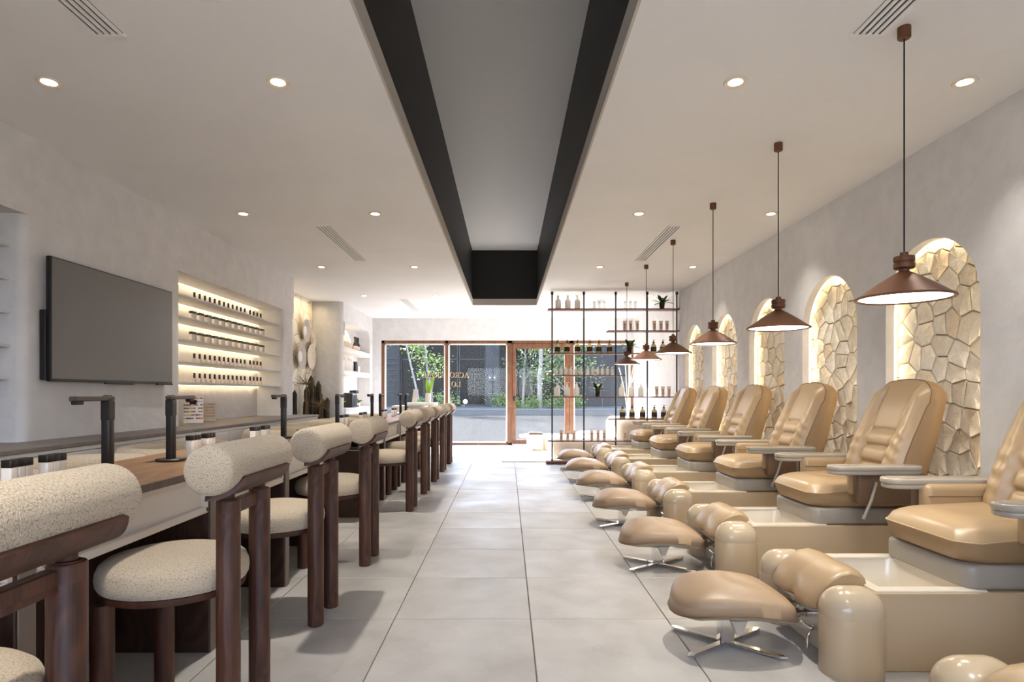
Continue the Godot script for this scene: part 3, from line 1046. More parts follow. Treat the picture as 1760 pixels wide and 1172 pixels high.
func make_niche_shelves():
	var n = 0
	var heights = [1.997, 1.798, 1.595, 1.393, 1.198]
	var short = ["top", "second", "middle", "fourth", "lowest"]
	var rank = ["topmost", "second from the top", "middle", "fourth from the top", "lowest"]
	for k in 5:
		var s = tag(thing("wall_shelf"), "thin beige shelf with a light strip in the lit bottle niche, %s" % rank[k], "shelf", "shelves of the lit niche")
		var st = mb()
		bx(st, -3.262, -2.955, heights[k] - 0.018, heights[k], 5.46, 7.965, 0.002)
		obj("board", st, M.plaster, s)
		st = mb()
		bx(st, -3.26, -3.245, heights[k] - 0.026, heights[k] - 0.018, 5.47, 7.955)
		tag(obj("light_strip", st, M.led, s), "glowing strip under the shelf")
		area(V(-3.235, heights[k] - 0.03, 6.7), Vector3(0.25, -1, 0), Vector2(0.012, 2.3), 0.05, WARM)
	var hs = tag(thing("ceiling_strip_light"), "warm light strip along the top back edge of the bottle niche", "light strip")
	var st = mb()
	bx(st, -3.26, -3.245, 2.176, 2.185, 5.47, 7.955)
	obj("strip_light", st, M.led, hs)
	area(V(-3.235, 2.17, 6.7), Vector3(0.25, -1, 0), Vector2(0.012, 2.3), 0.05, WARM)
	for k in 5:
		var s = tag(thing("wall_shelf"), "thin dim shelf in the niche at the left picture edge, %s" % rank[k], "shelf", "shelves of the cut-off niche")
		st = mb()
		bx(st, -3.262, -3.0, heights[k] - 0.018, heights[k], -0.6, 3.69, 0.002)
		obj("board", st, M.plaster, s)
	# polish bottles
	var small = tag(thing("polish_bottle"), "", "nail polish")
	st = mb()
	pill(st, Vector3.ZERO, 0.0145, 0.0145, 0.006, 0.0, 0.048, 0.005, 3, 2)
	obj("body", st, M.polish_pink, small)
	st = mb()
	pill(st, Vector3.ZERO, 0.0105, 0.0105, 0.0095, 0.047, 0.097, 0.002, 3, 2)
	tag(obj("cap", st, M.cap_black, small), "tall black cap")
	var jars = []
	for k in 3:
		var j = tag(thing("polish_jar"), "", "nail polish")
		st = mb()
		pill(st, Vector3.ZERO, 0.0165, 0.0145, 0.004, 0.0, 0.082, 0.003, 3, 2)
		obj("body", st, M.jar_bodies[k], j)
		st = mb()
		pill(st, Vector3.ZERO, 0.017, 0.015, 0.004, 0.080, 0.105, 0.002, 3, 2)
		tag(obj("cap", st, M.cap_black, j), "square black cap")
		jars.append(j)
	M.small = small
	M.jars = jars
	for k in 5:
		var y = heights[k] + 0.0005
		if k == 1 or k == 2:
			for i in 12:
				for j in 3:
					var o = dup(jars[j], V(-3.10, y, 5.99 + i * 0.154 + j * 0.031), "%s jar of the %s trio from the left, lit niche's %s shelf" % [["near", "middle", "far"][j], ORD[i], short[k]])
					o.set_meta("group", "polish jars on the %s niche shelf" % short[k])
		else:
			for i in 16:
				var o = dup(small, V(-3.10, y, 6.05 + i * 0.1055 + (0.045 if i > 11 else 0.0)), "%s small black-capped polish bottle from the left, lit niche's %s shelf" % [ORD[i], short[k]])
				o.set_meta("group", "polish bottles on the %s niche shelf" % short[k])

func make_counter():
	var t = tag(thing("wall_worktop"), "long taupe worktop running along the left wall under the screen", "worktop")
	var st = mb()
	bx(st, XL + 0.002, -2.56, 0.778, 0.804, -2.1, 8.30, 0.003)
	bx(st, -3.26, XL + 0.01, 0.801, 0.804, 5.52, 7.90)
	bx(st, -3.26, XL + 0.01, 0.801, 0.804, -0.5, 3.63)
	obj("top", st, M.counter, t)
	var ws = ["beside the camera", "under the screen", "under the lit bottle niche", "at the window end of the left wall"]
	var spans = [[-2.1, 2.06], [2.06, 5.04], [5.04, 7.13], [7.13, 8.30]]
	for k in 4:
		var c = tag(thing("base_cabinet"), "low white drawer cabinet below the taupe worktop, " + ws[k], "cabinet")
		st = mb()
		bx(st, XL + 0.005, -2.60, 0.0, 0.777, spans[k][0], spans[k][1] - 0.003)
		obj("body", st, M.white, c)
		st = mb()
		bx(st, -2.60, -2.572, 0.752, 0.777, spans[k][0], spans[k][1] - 0.003, 0.002)
		obj("rail", st, M.white, c)
		var n = int(round((spans[k][1] - spans[k][0]) / 0.298))
		if k == 0: continue
		var w = (spans[k][1] - spans[k][0]) / n
		for i in n:
			for r in [[0.40, 0.748], [0.05, 0.396]]:
				st = mb()
				bx(st, -2.60, -2.575, r[0], r[1], spans[k][0] + i * w + 0.002, spans[k][0] + (i + 1) * w - 0.002, 0.002)
				obj("drawer", st, M.white, c)

func make_cards():
	var info = [[V(-3.03, 0.806, 5.9), 0.175, 0.262, 0.62, true, "white nail colour chart card with rows of bright swatches leaning in the niche"], [V(-3.10, 0.806, 6.28), 0.20, 0.19, 0.62, false, "beige nail colour card with pale swatches right of the white chart"]]
	var rng = RandomNumberGenerator.new()
	rng.seed = 6
	for c in info:
		var t = tag(thing("colour_card", c[0], c[3]), c[5], "colour chart")
		var tilt = Transform3D(Basis(Vector3.RIGHT, -0.16), Vector3.ZERO)
		var st = mb()
		box(st, Vector3(0, c[2] / 2, 0), Vector3(c[1], c[2], 0.006), 0.001, tilt)
		obj("card", st, M.paper if c[4] else M.card_beige, t)
		var cols = [Color8(40, 36, 44), Color8(196, 60, 80), Color8(214, 90, 110), Color8(90, 70, 120), Color8(210, 200, 90), Color8(110, 120, 60), Color8(160, 30, 40), Color8(220, 110, 50), Color8(150, 110, 120), Color8(190, 190, 200)]
		for r in (7 if c[4] else 5):
			for h in 2:
				for k in 4:
					if rng.randf() < 0.15: continue
					var col = cols[rng.randi() % 10]
					if not c[4]: col = col.lerp(Color8(200, 188, 172), 0.7)
					var key = "sw" + col.to_html()
					if not M.has(key): M[key] = mat(col, 0.3)
					st = mb()
					box(st, Vector3((h - 0.5) * c[1] * 0.47 + (k - 1.5) * 0.021, c[2] * (0.93 - r * (0.125 if c[4] else 0.16)), 0.0035), Vector3(0.019, 0.012, 0.003), 0.0008, tilt)
					obj("swatch", st, M[key], t)
		st = mb()
		box(st, Vector3(0, c[2] * 0.42, -0.05), Vector3(0.06, c[2] * 0.84, 0.004), 0.001, Transform3D(Basis(Vector3.RIGHT, 0.12), Vector3.ZERO))
		obj("easel_leg", st, M.black, t)

# ---------------------------------------------------------------- nail desks
func make_desks():
	var defs = [[0.30, 4.48, [0.68, 1.60, 2.62, 3.49, 4.42], "nearest the camera"], [5.22, 10.12, [5.42, 6.27, 7.19, 8.12, 9.05, 9.98], "toward the window"]]
	for q in defs:
		var t = tag(thing("nail_desk"), "long brown topped nail desk with cream aprons and dark panel legs, " + q[3], "desk", "long nail desks")
		var st = mb()
		bx(st, -1.80, -1.25, 0.756, 0.786, q[0], q[1], 0.0025)
		obj("desktop", st, M.table_wood, t)
		st = mb()
		bx(st, -1.2515, -1.2465, 0.7565, 0.7845, q[0] + 0.001, q[1] - 0.001, 0.001)
		bx(st, -1.80, -1.25, 0.7565, 0.7845, q[0] - 0.003, q[0] + 0.001, 0.001)
		tag(obj("edge_band", st, M.table_edge, t), "greyish edge band")
		for p in q[2]:
			st = mb()
			bx(st, -1.72, -1.262, 0.0, 0.756, p - 0.036, p + 0.036, 0.003)
			obj("panel_leg", st, M.panel_dark, t)
			st = mb()
			bx(st, -1.262, -1.256, 0.0, 0.756, p - 0.03, p + 0.03, 0.002)
			tag(obj("leg_cover", st, M.cover_grey, t), "grey-brown cover strip on the leg front")
		var edges = [q[0] + 0.06]
		for p in q[2]: edges.append(p)
		edges.append(q[1] - 0.005)
		for k in edges.size() - 1:
			var a = edges[k] + 0.04
			var b = edges[k + 1] - 0.04
			if k == edges.size() - 2: b = edges[k + 1]
			if b - a < 0.06: continue
			st = mb()
			bx(st, -1.72, -1.285, 0.62, 0.755, a, b, 0.002)
			bx(st, -1.72, -1.262, 0.595, 0.622, a, b, 0.003)
			bx(st, -1.72, -1.262, 0.738, 0.755, a, b, 0.002)
			bx(st, -1.72, -1.262, 0.60, 0.75, a, a + 0.02, 0.002)
			bx(st, -1.72, -1.262, 0.60, 0.75, b - 0.02, b, 0.002)
			obj("apron", st, M.cream, t)
			st = mb()
			bx(st, -1.72, -1.70, 0.0, 0.595, a, b, 0.002)
			if k != edges.size() - 2: obj("back_panel", st, M.panel_dark, t)
	# desk lamps
	var lamp = tag(thing("desk_lamp"), "", "desk lamp", "black angled desk lamps")
	var st = mb()
	lathe(st, [[0.0, 0.0], [0.062, 0.0], [0.064, 0.003], [0.064, 0.009], [0.061, 0.012], [0.0, 0.012]], 36)
	obj("base", st, M.lamp_dark, lamp)
	st = mb()
	pill(st, Vector3.ZERO, 0.0165, 0.0165, 0.004, 0.01, 0.292, 0.002, 2, 2)
	box(st, Vector3(0, 0.245, 0), Vector3(0.036, 0.075, 0.036), 0.003)
	obj("pole", st, M.lamp_dark, lamp)
	st = mb()
	box(st, Vector3(0, 0.2915, -0.085), Vector3(0.030, 0.018, 0.215), 0.003)
	obj("arm", st, M.lamp_arm, lamp)
	st = mb()
	box(st, Vector3(0, 0.299, 0), Vector3(0.024, 0.01, 0.024), 0.002)
	obj("pole_cap", st, M.lamp_dark, lamp)
	st = mb()
	box(st, Vector3(0, 0.277, -0.168), Vector3(0.026, 0.014, 0.036), 0.003)
	obj("lamp_head", st, M.lamp_dark, lamp)
	var ls = [[2.37, 1, "first from the camera, arm pointing left"], [2.815, 0, "second from the camera, in front of the screen"], [4.234, 1, "third from the camera, below the bottle niche"], [5.57, 0, "first on the far desk, before the stone recess"], [6.997, 1, "second on the far desk, before the coffee niche"], [7.452, 0, "third on the far desk, before the window frame"], [8.87, 1, "fourth on the far desk, toward the window"], [9.327, 0, "last on the far desk, nearest the window"]]
	for k in ls.size():
		var at = V(-1.55, 0.7865, ls[k][0])
		var label = "black column desk lamp with flat arm, " + ls[k][2]
		var o = lamp if k == 0 else dup(lamp, at, label)
		o.position = at
		o.set_meta("label", label)
		o.rotation.y = PI if ls[k][1] else 0.0
	# polish jars on the desks
	var st0 = [1.88, 2.965, 3.706, 5.68, 6.44, 7.56, 8.25, 9.41]
	var where = ["beside the first stool", "beside the second lamp", "before the third lamp", "beyond the fourth lamp", "before the fifth lamp", "beyond the sixth lamp", "before the seventh lamp", "beyond the last lamp"]
	for k in st0.size():
		for h in 2:
			for j in 3:
				var o = dup(M.jars[j], V(-1.55, 0.7868, st0[k] + 0.022 + h * 0.150 + j * 0.031), "%s jar of the %s black-capped trio on the nail desk %s" % [["near", "middle", "far"][j], ["nearer", "farther"][h], where[k]])
				o.set_meta("group", "polish jars on the nail desks")
	for j in M.jars: j.free()
	M.small.free()

# ---------------------------------------------------------------- stools
func make_stools():
	var s = tag(thing("stool"), "", "stool", "walnut stools along the nail desks")
	var st = mb()
	for z in [-0.125, 0.125]:
		st = mb()
		lathe(st, [[0.0, 0.0], [0.033, 0.0], [0.037, 0.004], [0.037, 0.748], [0.034, 0.752], [0.0, 0.752]], 28, Transform3D(Basis(), Vector3(0.24, 0, z)))
		obj("back_post", st, M.walnut, s)
		st = mb()
		lathe(st, [[0.0, 0.745], [0.027, 0.751], [0.027, 0.755], [0.0195, 0.757], [0.0195, 0.81], [0.0, 0.81]], 24, Transform3D(Basis(), Vector3(0.24, 0, z)))
		obj("post_neck", st, M.walnut, s)
	st = mb()
	box(st, Vector3(0.232, 0.7215, 0), Vector3(0.03, 0.047, 0.25), 0.003)
	obj("cross_rail", st, M.walnut, s)
	st = mb()     # curved cradle under the bolster
	var n = 18
	var inner = []
	var outer = []
	var rings = []
	for i in 9:
		var ring = []
		for k in 2 * n + 2:
			var f = k / float(n) if k <= n else (2 * n + 1 - k) / float(n)
			var a = deg_to_rad(lerp(-98.0, -18.0, f))
			var r = 0.0935 if k <= n else 0.077
			ring.append(Vector3(0.24 + cos(a) * r, 0.862 + sin(a) * r, lerp(-1.0, 1.0, i / 8.0) * (0.256 - 0.068 * f)))
		ring.reverse()
		rings.append(ring)
	loft(st, rings, true, true, [-1, -2])
	obj("cradle", st, M.walnut, s)
	st = mb()
	lathe(st, [[0.0, -0.272], [0.058, -0.272], [0.069, -0.268], [0.076, -0.258], [0.079, -0.244], [0.079, 0.244], [0.076, 0.258], [0.069, 0.268], [0.058, 0.272], [0.0, 0.272]], 40, Transform3D(Basis(Vector3.RIGHT, PI / 2), Vector3(0.24, 0.862, 0)))
	obj("bolster", st, M.boucle, s)
	st = mb()
	lathe(st, [[0.0, 0.425], [0.20, 0.425], [0.222, 0.430], [0.226, 0.440], [0.226, 0.452], [0.0, 0.458]], 48)
	obj("seat_frame", st, M.walnut, s)
	st = mb()
	lathe(st, [[0.0, 0.450], [0.21, 0.450], [0.226, 0.455], [0.234, 0.468], [0.237, 0.487], [0.235, 0.508], [0.227, 0.528], [0.208, 0.543], [0.17, 0.553], [0.10, 0.559], [0.0, 0.561]], 56)
	obj("seat_cushion", st, M.boucle, s)
	for z in [-0.175, 0.175]:
		st = mb()
		lathe(st, [[0.0, 0.0], [0.030, 0.0], [0.034, 0.004], [0.034, 0.43], [0.0, 0.43]], 24, Transform3D(Basis(), Vector3(-0.137, 0, z)))
		obj("front_leg", st, M.walnut, s)
	var cs = [[1.135, "first and nearest the camera, cut by the left edge"], [2.114, "second from the camera"], [3.02, "third from the camera"], [4.02, "fourth from the camera, last at the near desk"], [5.80, "first at the far desk"], [6.77, "second at the far desk"], [7.68, "third at the far desk"], [8.62, "fourth at the far desk"], [9.58, "last at the far desk, nearest the window"]]
	for k in cs.size():
		var at = V(-1.148, 0, cs[k][0])
		var label = "walnut stool with cream bolster back, " + cs[k][1]
		var o = s if k == 0 else dup(s, at, label)
		o.position = at
		o.set_meta("label", label)
	# armchairs on the far side of the desks
	var a = tag(thing("armchair"), "", "armchair", "cream tub armchairs behind the nail desks")
	st = mb()
	pill(st, Vector3.ZERO, 0.29, 0.36, 0.28, 0.10, 0.46, 0.05, 8, 4)
	obj("seat", st, M.boucle, a)
	st = mb()
	rings = []
	for i in 33:
		var ang = deg_to_rad(lerp(58.0, 302.0, i / 32.0))
		var c = Vector3(cos(ang) * 0.285, 0, sin(ang) * 0.365)
		var out = Vector3(cos(ang) / 0.285, 0, sin(ang) / 0.365).normalized()
		var fade = 0.12 if i == 0 or i == 32 else 1.0
		var ring = []
		for k in 16:
			var b = TAU * k / 16
			var px = cos(b)
			var py = sin(b)
			var sq = pow(abs(px), 0.6) * sign(px)
			var sy = pow(abs(py), 0.45) * sign(py)
			ring.append(c + out * sq * 0.075 * fade + Vector3(0, 0.44 + sy * 0.325 * lerp(0.8, 1.0, fade), 0))
		rings.append(ring)
	loft(st, rings)
	obj("backrest", st, M.boucle, a)
	st = mb()
	lathe(st, [[0.0, 0.0], [0.22, 0.0], [0.22, 0.12], [0.0, 0.12]], 28)
	obj("plinth", st, M.walnut, a)
	var ac = [[1.12, "nearest the camera"], [2.10, "second from the camera"], [3.02, "before the cabinet under the screen"], [4.02, "before the lit bottle niche"], [5.85, "first behind the far desk"], [6.81, "second behind the far desk"], [7.71, "third behind the far desk"], [8.62, "fourth behind the far desk"], [9.55, "last behind the far desk"]]
	for k in ac.size():
		var at = V(-2.15, 0, ac[k][0])
		var label = "cream rounded tub armchair seen over the nail desk, " + ac[k][1]
		var o = a if k == 0 else dup(a, at, label)
		o.position = at
		o.set_meta("label", label)

# ---------------------------------------------------------------- massage chairs
# local axes: x as in the room (front of the chair at x = 1.24, wall at 2.66), z across, 0 in the middle
func slab_loop(hx0, hx1, hz, r, y, front):
	# rounded outline in plan from x = hx0 (bowed front) to hx1
	var ring = rring(Vector3((hx0 + hx1) / 2, y, 0), (hx1 - hx0) / 2, hz, r, 6)
	var out = []
	for p in ring:
		var t = clamp(((hx0 + hx1) / 2 - p.x) / ((hx1 - hx0) / 2), 0.0, 1.0)
		out.append(Vector3(p.x - front * t * (1 - pow(p.z / hz, 2)), p.y, p.z))
	return out

func rise(ring, x0, x1, dy):
	var out = []
	for p in ring: out.append(p + Vector3(0, dy * smoothstep(x0, x1, p.x), 0))
	return out

func back_front_x(h):      # front line of the backrest
	var hs = [0.42, 0.55, 0.65, 0.74, 0.84, 0.93, 1.0, 1.08, 1.15, 1.2]
	var xs = [2.27, 2.30, 2.325, 2.355, 2.395, 2.44, 2.472, 2.507, 2.538, 2.56]
	for i in hs.size() - 1:
		if h <= hs[i + 1]:
			var t = clamp((h - hs[i]) / (hs[i + 1] - hs[i]), 0.0, 1.0)
			return lerp(xs[i], xs[i + 1], t)
	return 2.56

func back_rear_x(h): return min(2.655, 2.47 + 0.28 * max(0.0, h - 0.42))

func make_massage_chair():
	var c = tag(thing("massage_chair"), "", "massage chair", "tan pedicure massage chairs along the arched wall")
	var st = mb()
	# tub body
	bx(st, 1.40, 2.60, 0.0, 0.312, -0.288, -0.243, 0.004)
	bx(st, 1.40, 2.60, 0.0, 0.312, 0.243, 0.288, 0.004)
	bx(st, 1.40, 1.46, 0.0, 0.312, -0.25, 0.25, 0.004)
	bx(st, 1.87, 2.60, 0.0, 0.312, -0.25, 0.25, 0.0)
	bx(st, 1.44, 1.88, 0.0, 0.10, -0.25, 0.25, 0.0)
	obj("tub_body", st, M.tub, c)
	st = mb()    # white basin with a flat rim
	bx(st, 1.455, 1.90, 0.306, 0.319, -0.281, -0.225, 0.003)
	bx(st, 1.455, 1.90, 0.306, 0.319, 0.225, 0.281, 0.003)
	bx(st, 1.455, 1.50, 0.306, 0.319, -0.23, 0.23, 0.003)
	bx(st, 1.835, 1.90, 0.306, 0.319, -0.23, 0.23, 0.003)
	obj("basin_rim", st, M.acrylic, c)
	st = mb()
	var rings = [rring(Vector3(1.667, 0.312, 0), 0.180, 0.232, 0.05), rring(Vector3(1.667, 0.26, 0), 0.172, 0.222, 0.05), rring(Vector3(1.667, 0.15, 0), 0.155, 0.20, 0.05), rring(Vector3(1.667, 0.125, 0), 0.135, 0.18, 0.05), rring(Vector3(1.667, 0.122, 0), 0.05, 0.06, 0.04)]
	rings.reverse()
	loft(st, rings, true, false)
	obj("basin", st, M.acrylic, c)
	st = mb()
	box(st, Vector3(1.842, 0.321, -0.13), Vector3(0.018, 0.006, 0.05), 0.002)
	cyl(st, Vector3(1.667, 0.124, 0.0), 0.022, 0.004, 0.001, 16)
	tag(obj("drain", st, M.chrome, c), "chrome drain fittings")
	# two pillars at the front
	for s in [-1.0, 1.0]:
		st = mb()
		pill(st, Vector3(1.355, 0, s * 0.285), 0.118, 0.092, 0.088, 0.0, 0.232, 0.0005, 8, 2)
		obj("front_pillar", st, M.tub, c)
		st = mb()
		pill(st, Vector3(1.355, 0, s * 0.285), 0.1185, 0.0925, 0.0885, 0.231, 0.338, 0.092, 8, 8, 0.0005)
		obj("pillar_cap", st, M.tub_cap, c)
	st = mb()
	bx(st, 1.33, 1.41, 0.0, 0.25, -0.20, 0.20, 0.004)
	obj("front_panel", st, M.acrylic, c)
	# sloping calf pad
	var prof = [Vector2(1.482, 0.314), Vector2(1.476, 0.338), Vector2(1.452, 0.364), Vector2(1.415, 0.375), Vector2(1.37, 0.368), Vector2(1.325, 0.345), Vector2(1.288, 0.312), Vector2(1.260, 0.272), Vector2(1.243, 0.238), Vector2(1.241, 0.218), Vector2(1.250, 0.210), Vector2(1.272, 0.214), Vector2(1.31, 0.236), Vector2(1.36, 0.265), Vector2(1.43, 0.300)]
	rings = []
	var mid = Vector2(1.36, 0.27)
	var zs = [-0.198, -0.196, -0.190, -0.178, -0.15, -0.10, -0.05, -0.018, 0.018, 0.05, 0.10, 0.15, 0.178, 0.190, 0.196, 0.198]
	for i in zs.size():
		var e = abs(zs[i]) / 0.198
		var k = 1.0 - 0.16 * pow(e, 14)
		if i in [7, 8]: k = 0.975
		var ring = []
		for p in prof:
			var q = mid + (p - mid) * k
			if i in [7, 8] and p.y < 0.30 and p.x < 1.30: q = q + Vector2(0.012, 0.004)
			ring.append(Vector3(q.x, q.y, zs[i]))
		rings.append(ring)
	st = mb()
	loft(st, rings, true, true, [-1, -2])
	obj("calf_pad", st, M.leather, c)
	st = mb()
	rings = []
	for z in [-0.15, -0.13, 0.13, 0.15]:
		var k = 0.5 if abs(z) > 0.14 else 1.0
		var ring = []
		for p in [Vector2(1.46, 0.302), Vector2(1.37, 0.262), Vector2(1.30, 0.228), Vector2(1.258, 0.210), Vector2(1.262, 0.190), Vector2(1.30, 0.18), Vector2(1.36, 0.21), Vector2(1.44, 0.26)]:
			var q = Vector2(1.36, 0.2) + (p - Vector2(1.36, 0.2)) * k
			ring.append(Vector3(q.x, q.y, z))
		rings.append(ring)
	loft(st, rings)
	obj("pad_shell", st, M.shell, c)
	# chrome taps between the pillars
	for s in [[-0.06, 0.155], [0.01, 0.135]]:
		st = mb()
		var along = Transform3D(Basis(Vector3(0, 0, 1), PI / 2), Vector3(1.33, s[1], s[0]))
		lathe(st, [[0.0, 0.0], [0.017, 0.0], [0.017, 0.025], [0.012, 0.027], [0.012, 0.05], [0.021, 0.052], [0.021, 0.075], [0.018, 0.078], [0.0, 0.078]], 16, along)
		obj("tap_knob", st, M.chrome, c)
	st = mb()
	bx(st, 1.29, 1.33, 0.09, 0.10, -0.10, -0.0, 0.002)
	tube(st, [Vector3(1.31, 0.095, 0.09), Vector3(1.285, 0.09, 0.10), Vector3(1.272, 0.07, 0.105), Vector3(1.27, 0.02, 0.107)], 0.009, 8, 0.006)
	obj("hand_shower", st, M.chrome, c)
	# plinth under the seat
	st = mb()
	pill(st, Vector3(2.19, 0, 0), 0.365, 0.268, 0.05, 0.3125, 0.412, 0.018, 5, 3)
	obj("seat_plinth", st, M.tub_grey, c)
	# seat cushion: lower side, then the crowned top with a piped seam
	st = mb()
	var base = [slab_loop(1.865, 2.46, 0.235, 0.07, 0.408, 0.02), slab_loop(1.835, 2.46, 0.262, 0.09, 0.43, 0.04), rise(slab_loop(1.828, 2.47, 0.276, 0.075, 0.470, 0.045), 1.85, 2.4, 0.015), rise(slab_loop(1.822, 2.47, 0.274, 0.065, 0.50, 0.05), 1.86, 2.25, 0.05)]
	loft(st, base, true, false)
	obj("seat_side", st, M.leather_side, c)
	st = mb()
	var top = [base[-1]]
	for i in range(1, 10):
		var s = i / 10.0
		var ins = 0.235 * (1 - pow(1 - s, 0.75))
		var up = 0.082 * sqrt(1 - pow(1 - s, 2.4)) 
		top.append(rise(slab_loop(1.822 + ins, 2.47 - ins * 0.5, 0.274 - ins, max(0.02, 0.065 + ins * 0.12), 0.50 + up, 0.05 * (1 - s)), 1.86, 2.25, 0.05 - 0.10 * s))
	loft(st, top, false, true)
	obj("seat_cushion", st, M.leather, c)
	st = mb()
	var loop = base[-1].duplicate()
	loop.append(loop[0])
	tube(st, loop, 0.004, 6)
	obj("seat_piping", st, M.leather, c)
	make_backrest(c)
	# arms: leather pad inside, grey tray on top, dark bracket outside
	for s in [-1.0, 1.0]:
		st = mb()
		pill(st, Vector3(2.215, 0, s * 0.292), 0.195, 0.042, 0.035, 0.50, 0.658, 0.03, 5, 4, 0.012)
		obj("arm_pad", st, M.leather, c)
		st = mb()
		loop = []
		for k in 2: loop.append(Vector3(2.03 + k * 0.36, 0.60, s * 0.2505))
		tube(st, loop, 0.003, 5)
		obj("arm_seam", st, M.seam, c)
		st = mb()
		pill(st, Vector3(2.225, 0, s * 0.352), 0.20, 0.034, 0.02, 0.455, 0.635, 0.01, 4, 2)
		obj("arm_bracket", st, M.leather_dark, c)
		st = mb()
		pill(st, Vector3(2.135, 0, s * 0.352), 0.262, 0.068, 0.066, 0.628, 0.653, 0.008, 10, 3)
		pill(st, Vector3(2.135, 0, s * 0.352), 0.267, 0.072, 0.070, 0.650, 0.679, 0.009, 10, 3)
		obj("tray", st, M.tray, c)
		st = mb()
		lathe(st, [[0.0, 0.0], [0.044, 0.0], [0.046, 0.001], [0.044, 0.002], [0.0, 0.002]], 28, Transform3D(Basis(Vector3(1.7, 0, 0), Vector3.UP, Vector3(0, 0, 1.0)), Vector3(1.965, 0.679, s * 0.352)))
		tag(obj("cup_recess", st, M.tub_shade, c), "darker oval cup recess")
	st = mb()
	tube(st, [Vector3(2.125, 0.585, 0.392), Vector3(2.09, 0.48, 0.40), Vector3(2.05, 0.385, 0.40)], 0.009, 8)
	cyl(st, Vector3(0, 0, 0), 0.011, 0.03, 0.003, 10, Transform3D(Basis(Vector3(0, 0, 1), -0.3), Vector3(2.045, 0.37, 0.40)))
	tag(obj("recline_lever", st, M.tub_grey, c), "slanted grey recline lever")
	return c

func back_pt(u, t):    # u across -1..1, t upwards 0..1 -> front surface point
	var w = 0.268 - 0.012 * smoothstep(0.6, 1.0, t)
	var htop = 1.186 - 0.030 * u * u
	htop -= 0.115 * (1.0 - pow(1.0 - pow(clamp((abs(u) - 0.5) / 0.5, 0.0, 1.0), 2.6), 0.42))
	var h = lerp(0.46, htop, t)
	var x = back_front_x(h)
	var a = abs(u)
	# side bolsters stand forward; the middle is set back in three pads and a long head pad
	var split = lerp(0.52, 0.60, smoothstep(0.45, 0.75, t))
	var bol = smoothstep(split, split + 0.10, a) * (1.0 - smoothstep(0.9, 1.0, a))
	bol *= 1.0 - smoothstep(0.90, 1.0, t)
	x -= 0.046 * bol * (0.6 + 0.4 * sin(clamp((a - split) / (1 - split), 0, 1) * PI))
	x += 0.030 * exp(-pow((a - split) / 0.05, 2)) * (1 - smoothstep(0.84, 0.97, t))
	if a < split + 0.04:
		var f = 1.0 - smoothstep(split - 0.12, split + 0.02, a)
		var seams = [0.0, 0.27, 0.415, 0.555]
		for s in seams:
			x += 0.020 * exp(-pow((t - s) / 0.014, 2)) * f
		for k in 3:
			var m = (seams[k] + seams[k + 1]) / 2
			var hw = (seams[k + 1] - seams[k]) / 2
			if abs(t - m) < hw: x -= 0.016 * (1 - pow((t - m) / hw, 2)) * f
		if t > 0.555: x -= 0.012 * sin(clamp((t - 0.555) / 0.4, 0, 1) * PI) * f
	# creases on the side bolsters
	x += 0.004 * bol * sin(t * 60.0 + u * 9.0) * smoothstep(0.1, 0.3, t) * (1 - smoothstep(0.5, 0.8, t))
	x += 0.028 * pow(a, 9.0)
	x += 0.010 * smoothstep(0.95, 1.0, t)
	return Vector3(x, h, u * w)

func make_backrest(c):
	var st = mb()
	smooth(st)
	var nu = 44
	var nt = 64
	for i in nu:
		for j in nt:
			var u0 = -1 + 2.0 * i / nu
			var u1 = -1 + 2.0 * (i + 1) / nu
			var t0 = float(j) / nt
			var t1 = float(j + 1) / nt
			quad(st, back_pt(u0, t0), back_pt(u0, t1), back_pt(u1, t1), back_pt(u1, t0))
	obj("backrest_cushion", st, M.leather, c)
	# rim of the front, then the shell behind it
	var rim = []
	for j in 33: rim.append(back_pt(-1.0, j / 32.0))
	for i in range(1, 33): rim.append(back_pt(-1 + 2.0 * i / 32.0, 1.0))
	for j in range(1, 33): rim.append(back_pt(1.0, 1 - j / 32.0))
	var rows = [rim]
	for q in [0.15, 0.5, 0.82, 0.95, 1.0]:
		var row = []
		for p in rim:
			var e = sin(q * PI) * 0.012
			var k = 1.0 - 0.10 * pow(q, 3)
			var hh = p.y - 0.03 * pow(q, 2) * smoothstep(1.0, 1.18, p.y)
			var rear = back_rear_x(hh)
			row.append(Vector3(lerp(p.x, max(rear, p.x + 0.004), q), hh, p.z * k + sign(p.z) * e))
		rows.append(row)
	st = mb()
	smooth(st)
	for r in rows.size() - 1:
		for i in rim.size() - 1: quad(st, rows[r][i], rows[r + 1][i], rows[r + 1][i + 1], rows[r][i + 1])
	var last = rows[-1]
	var n = last.size()
	for i in n / 2: quad(st, last[i], last[n - 1 - i], last[n - 2 - i], last[i + 1])
	obj("backrest_shell", st, M.leather_side, c)
	st = mb()
	tube(st, rim, 0.0035, 5)
	obj("backrest_seam", st, M.seam, c)

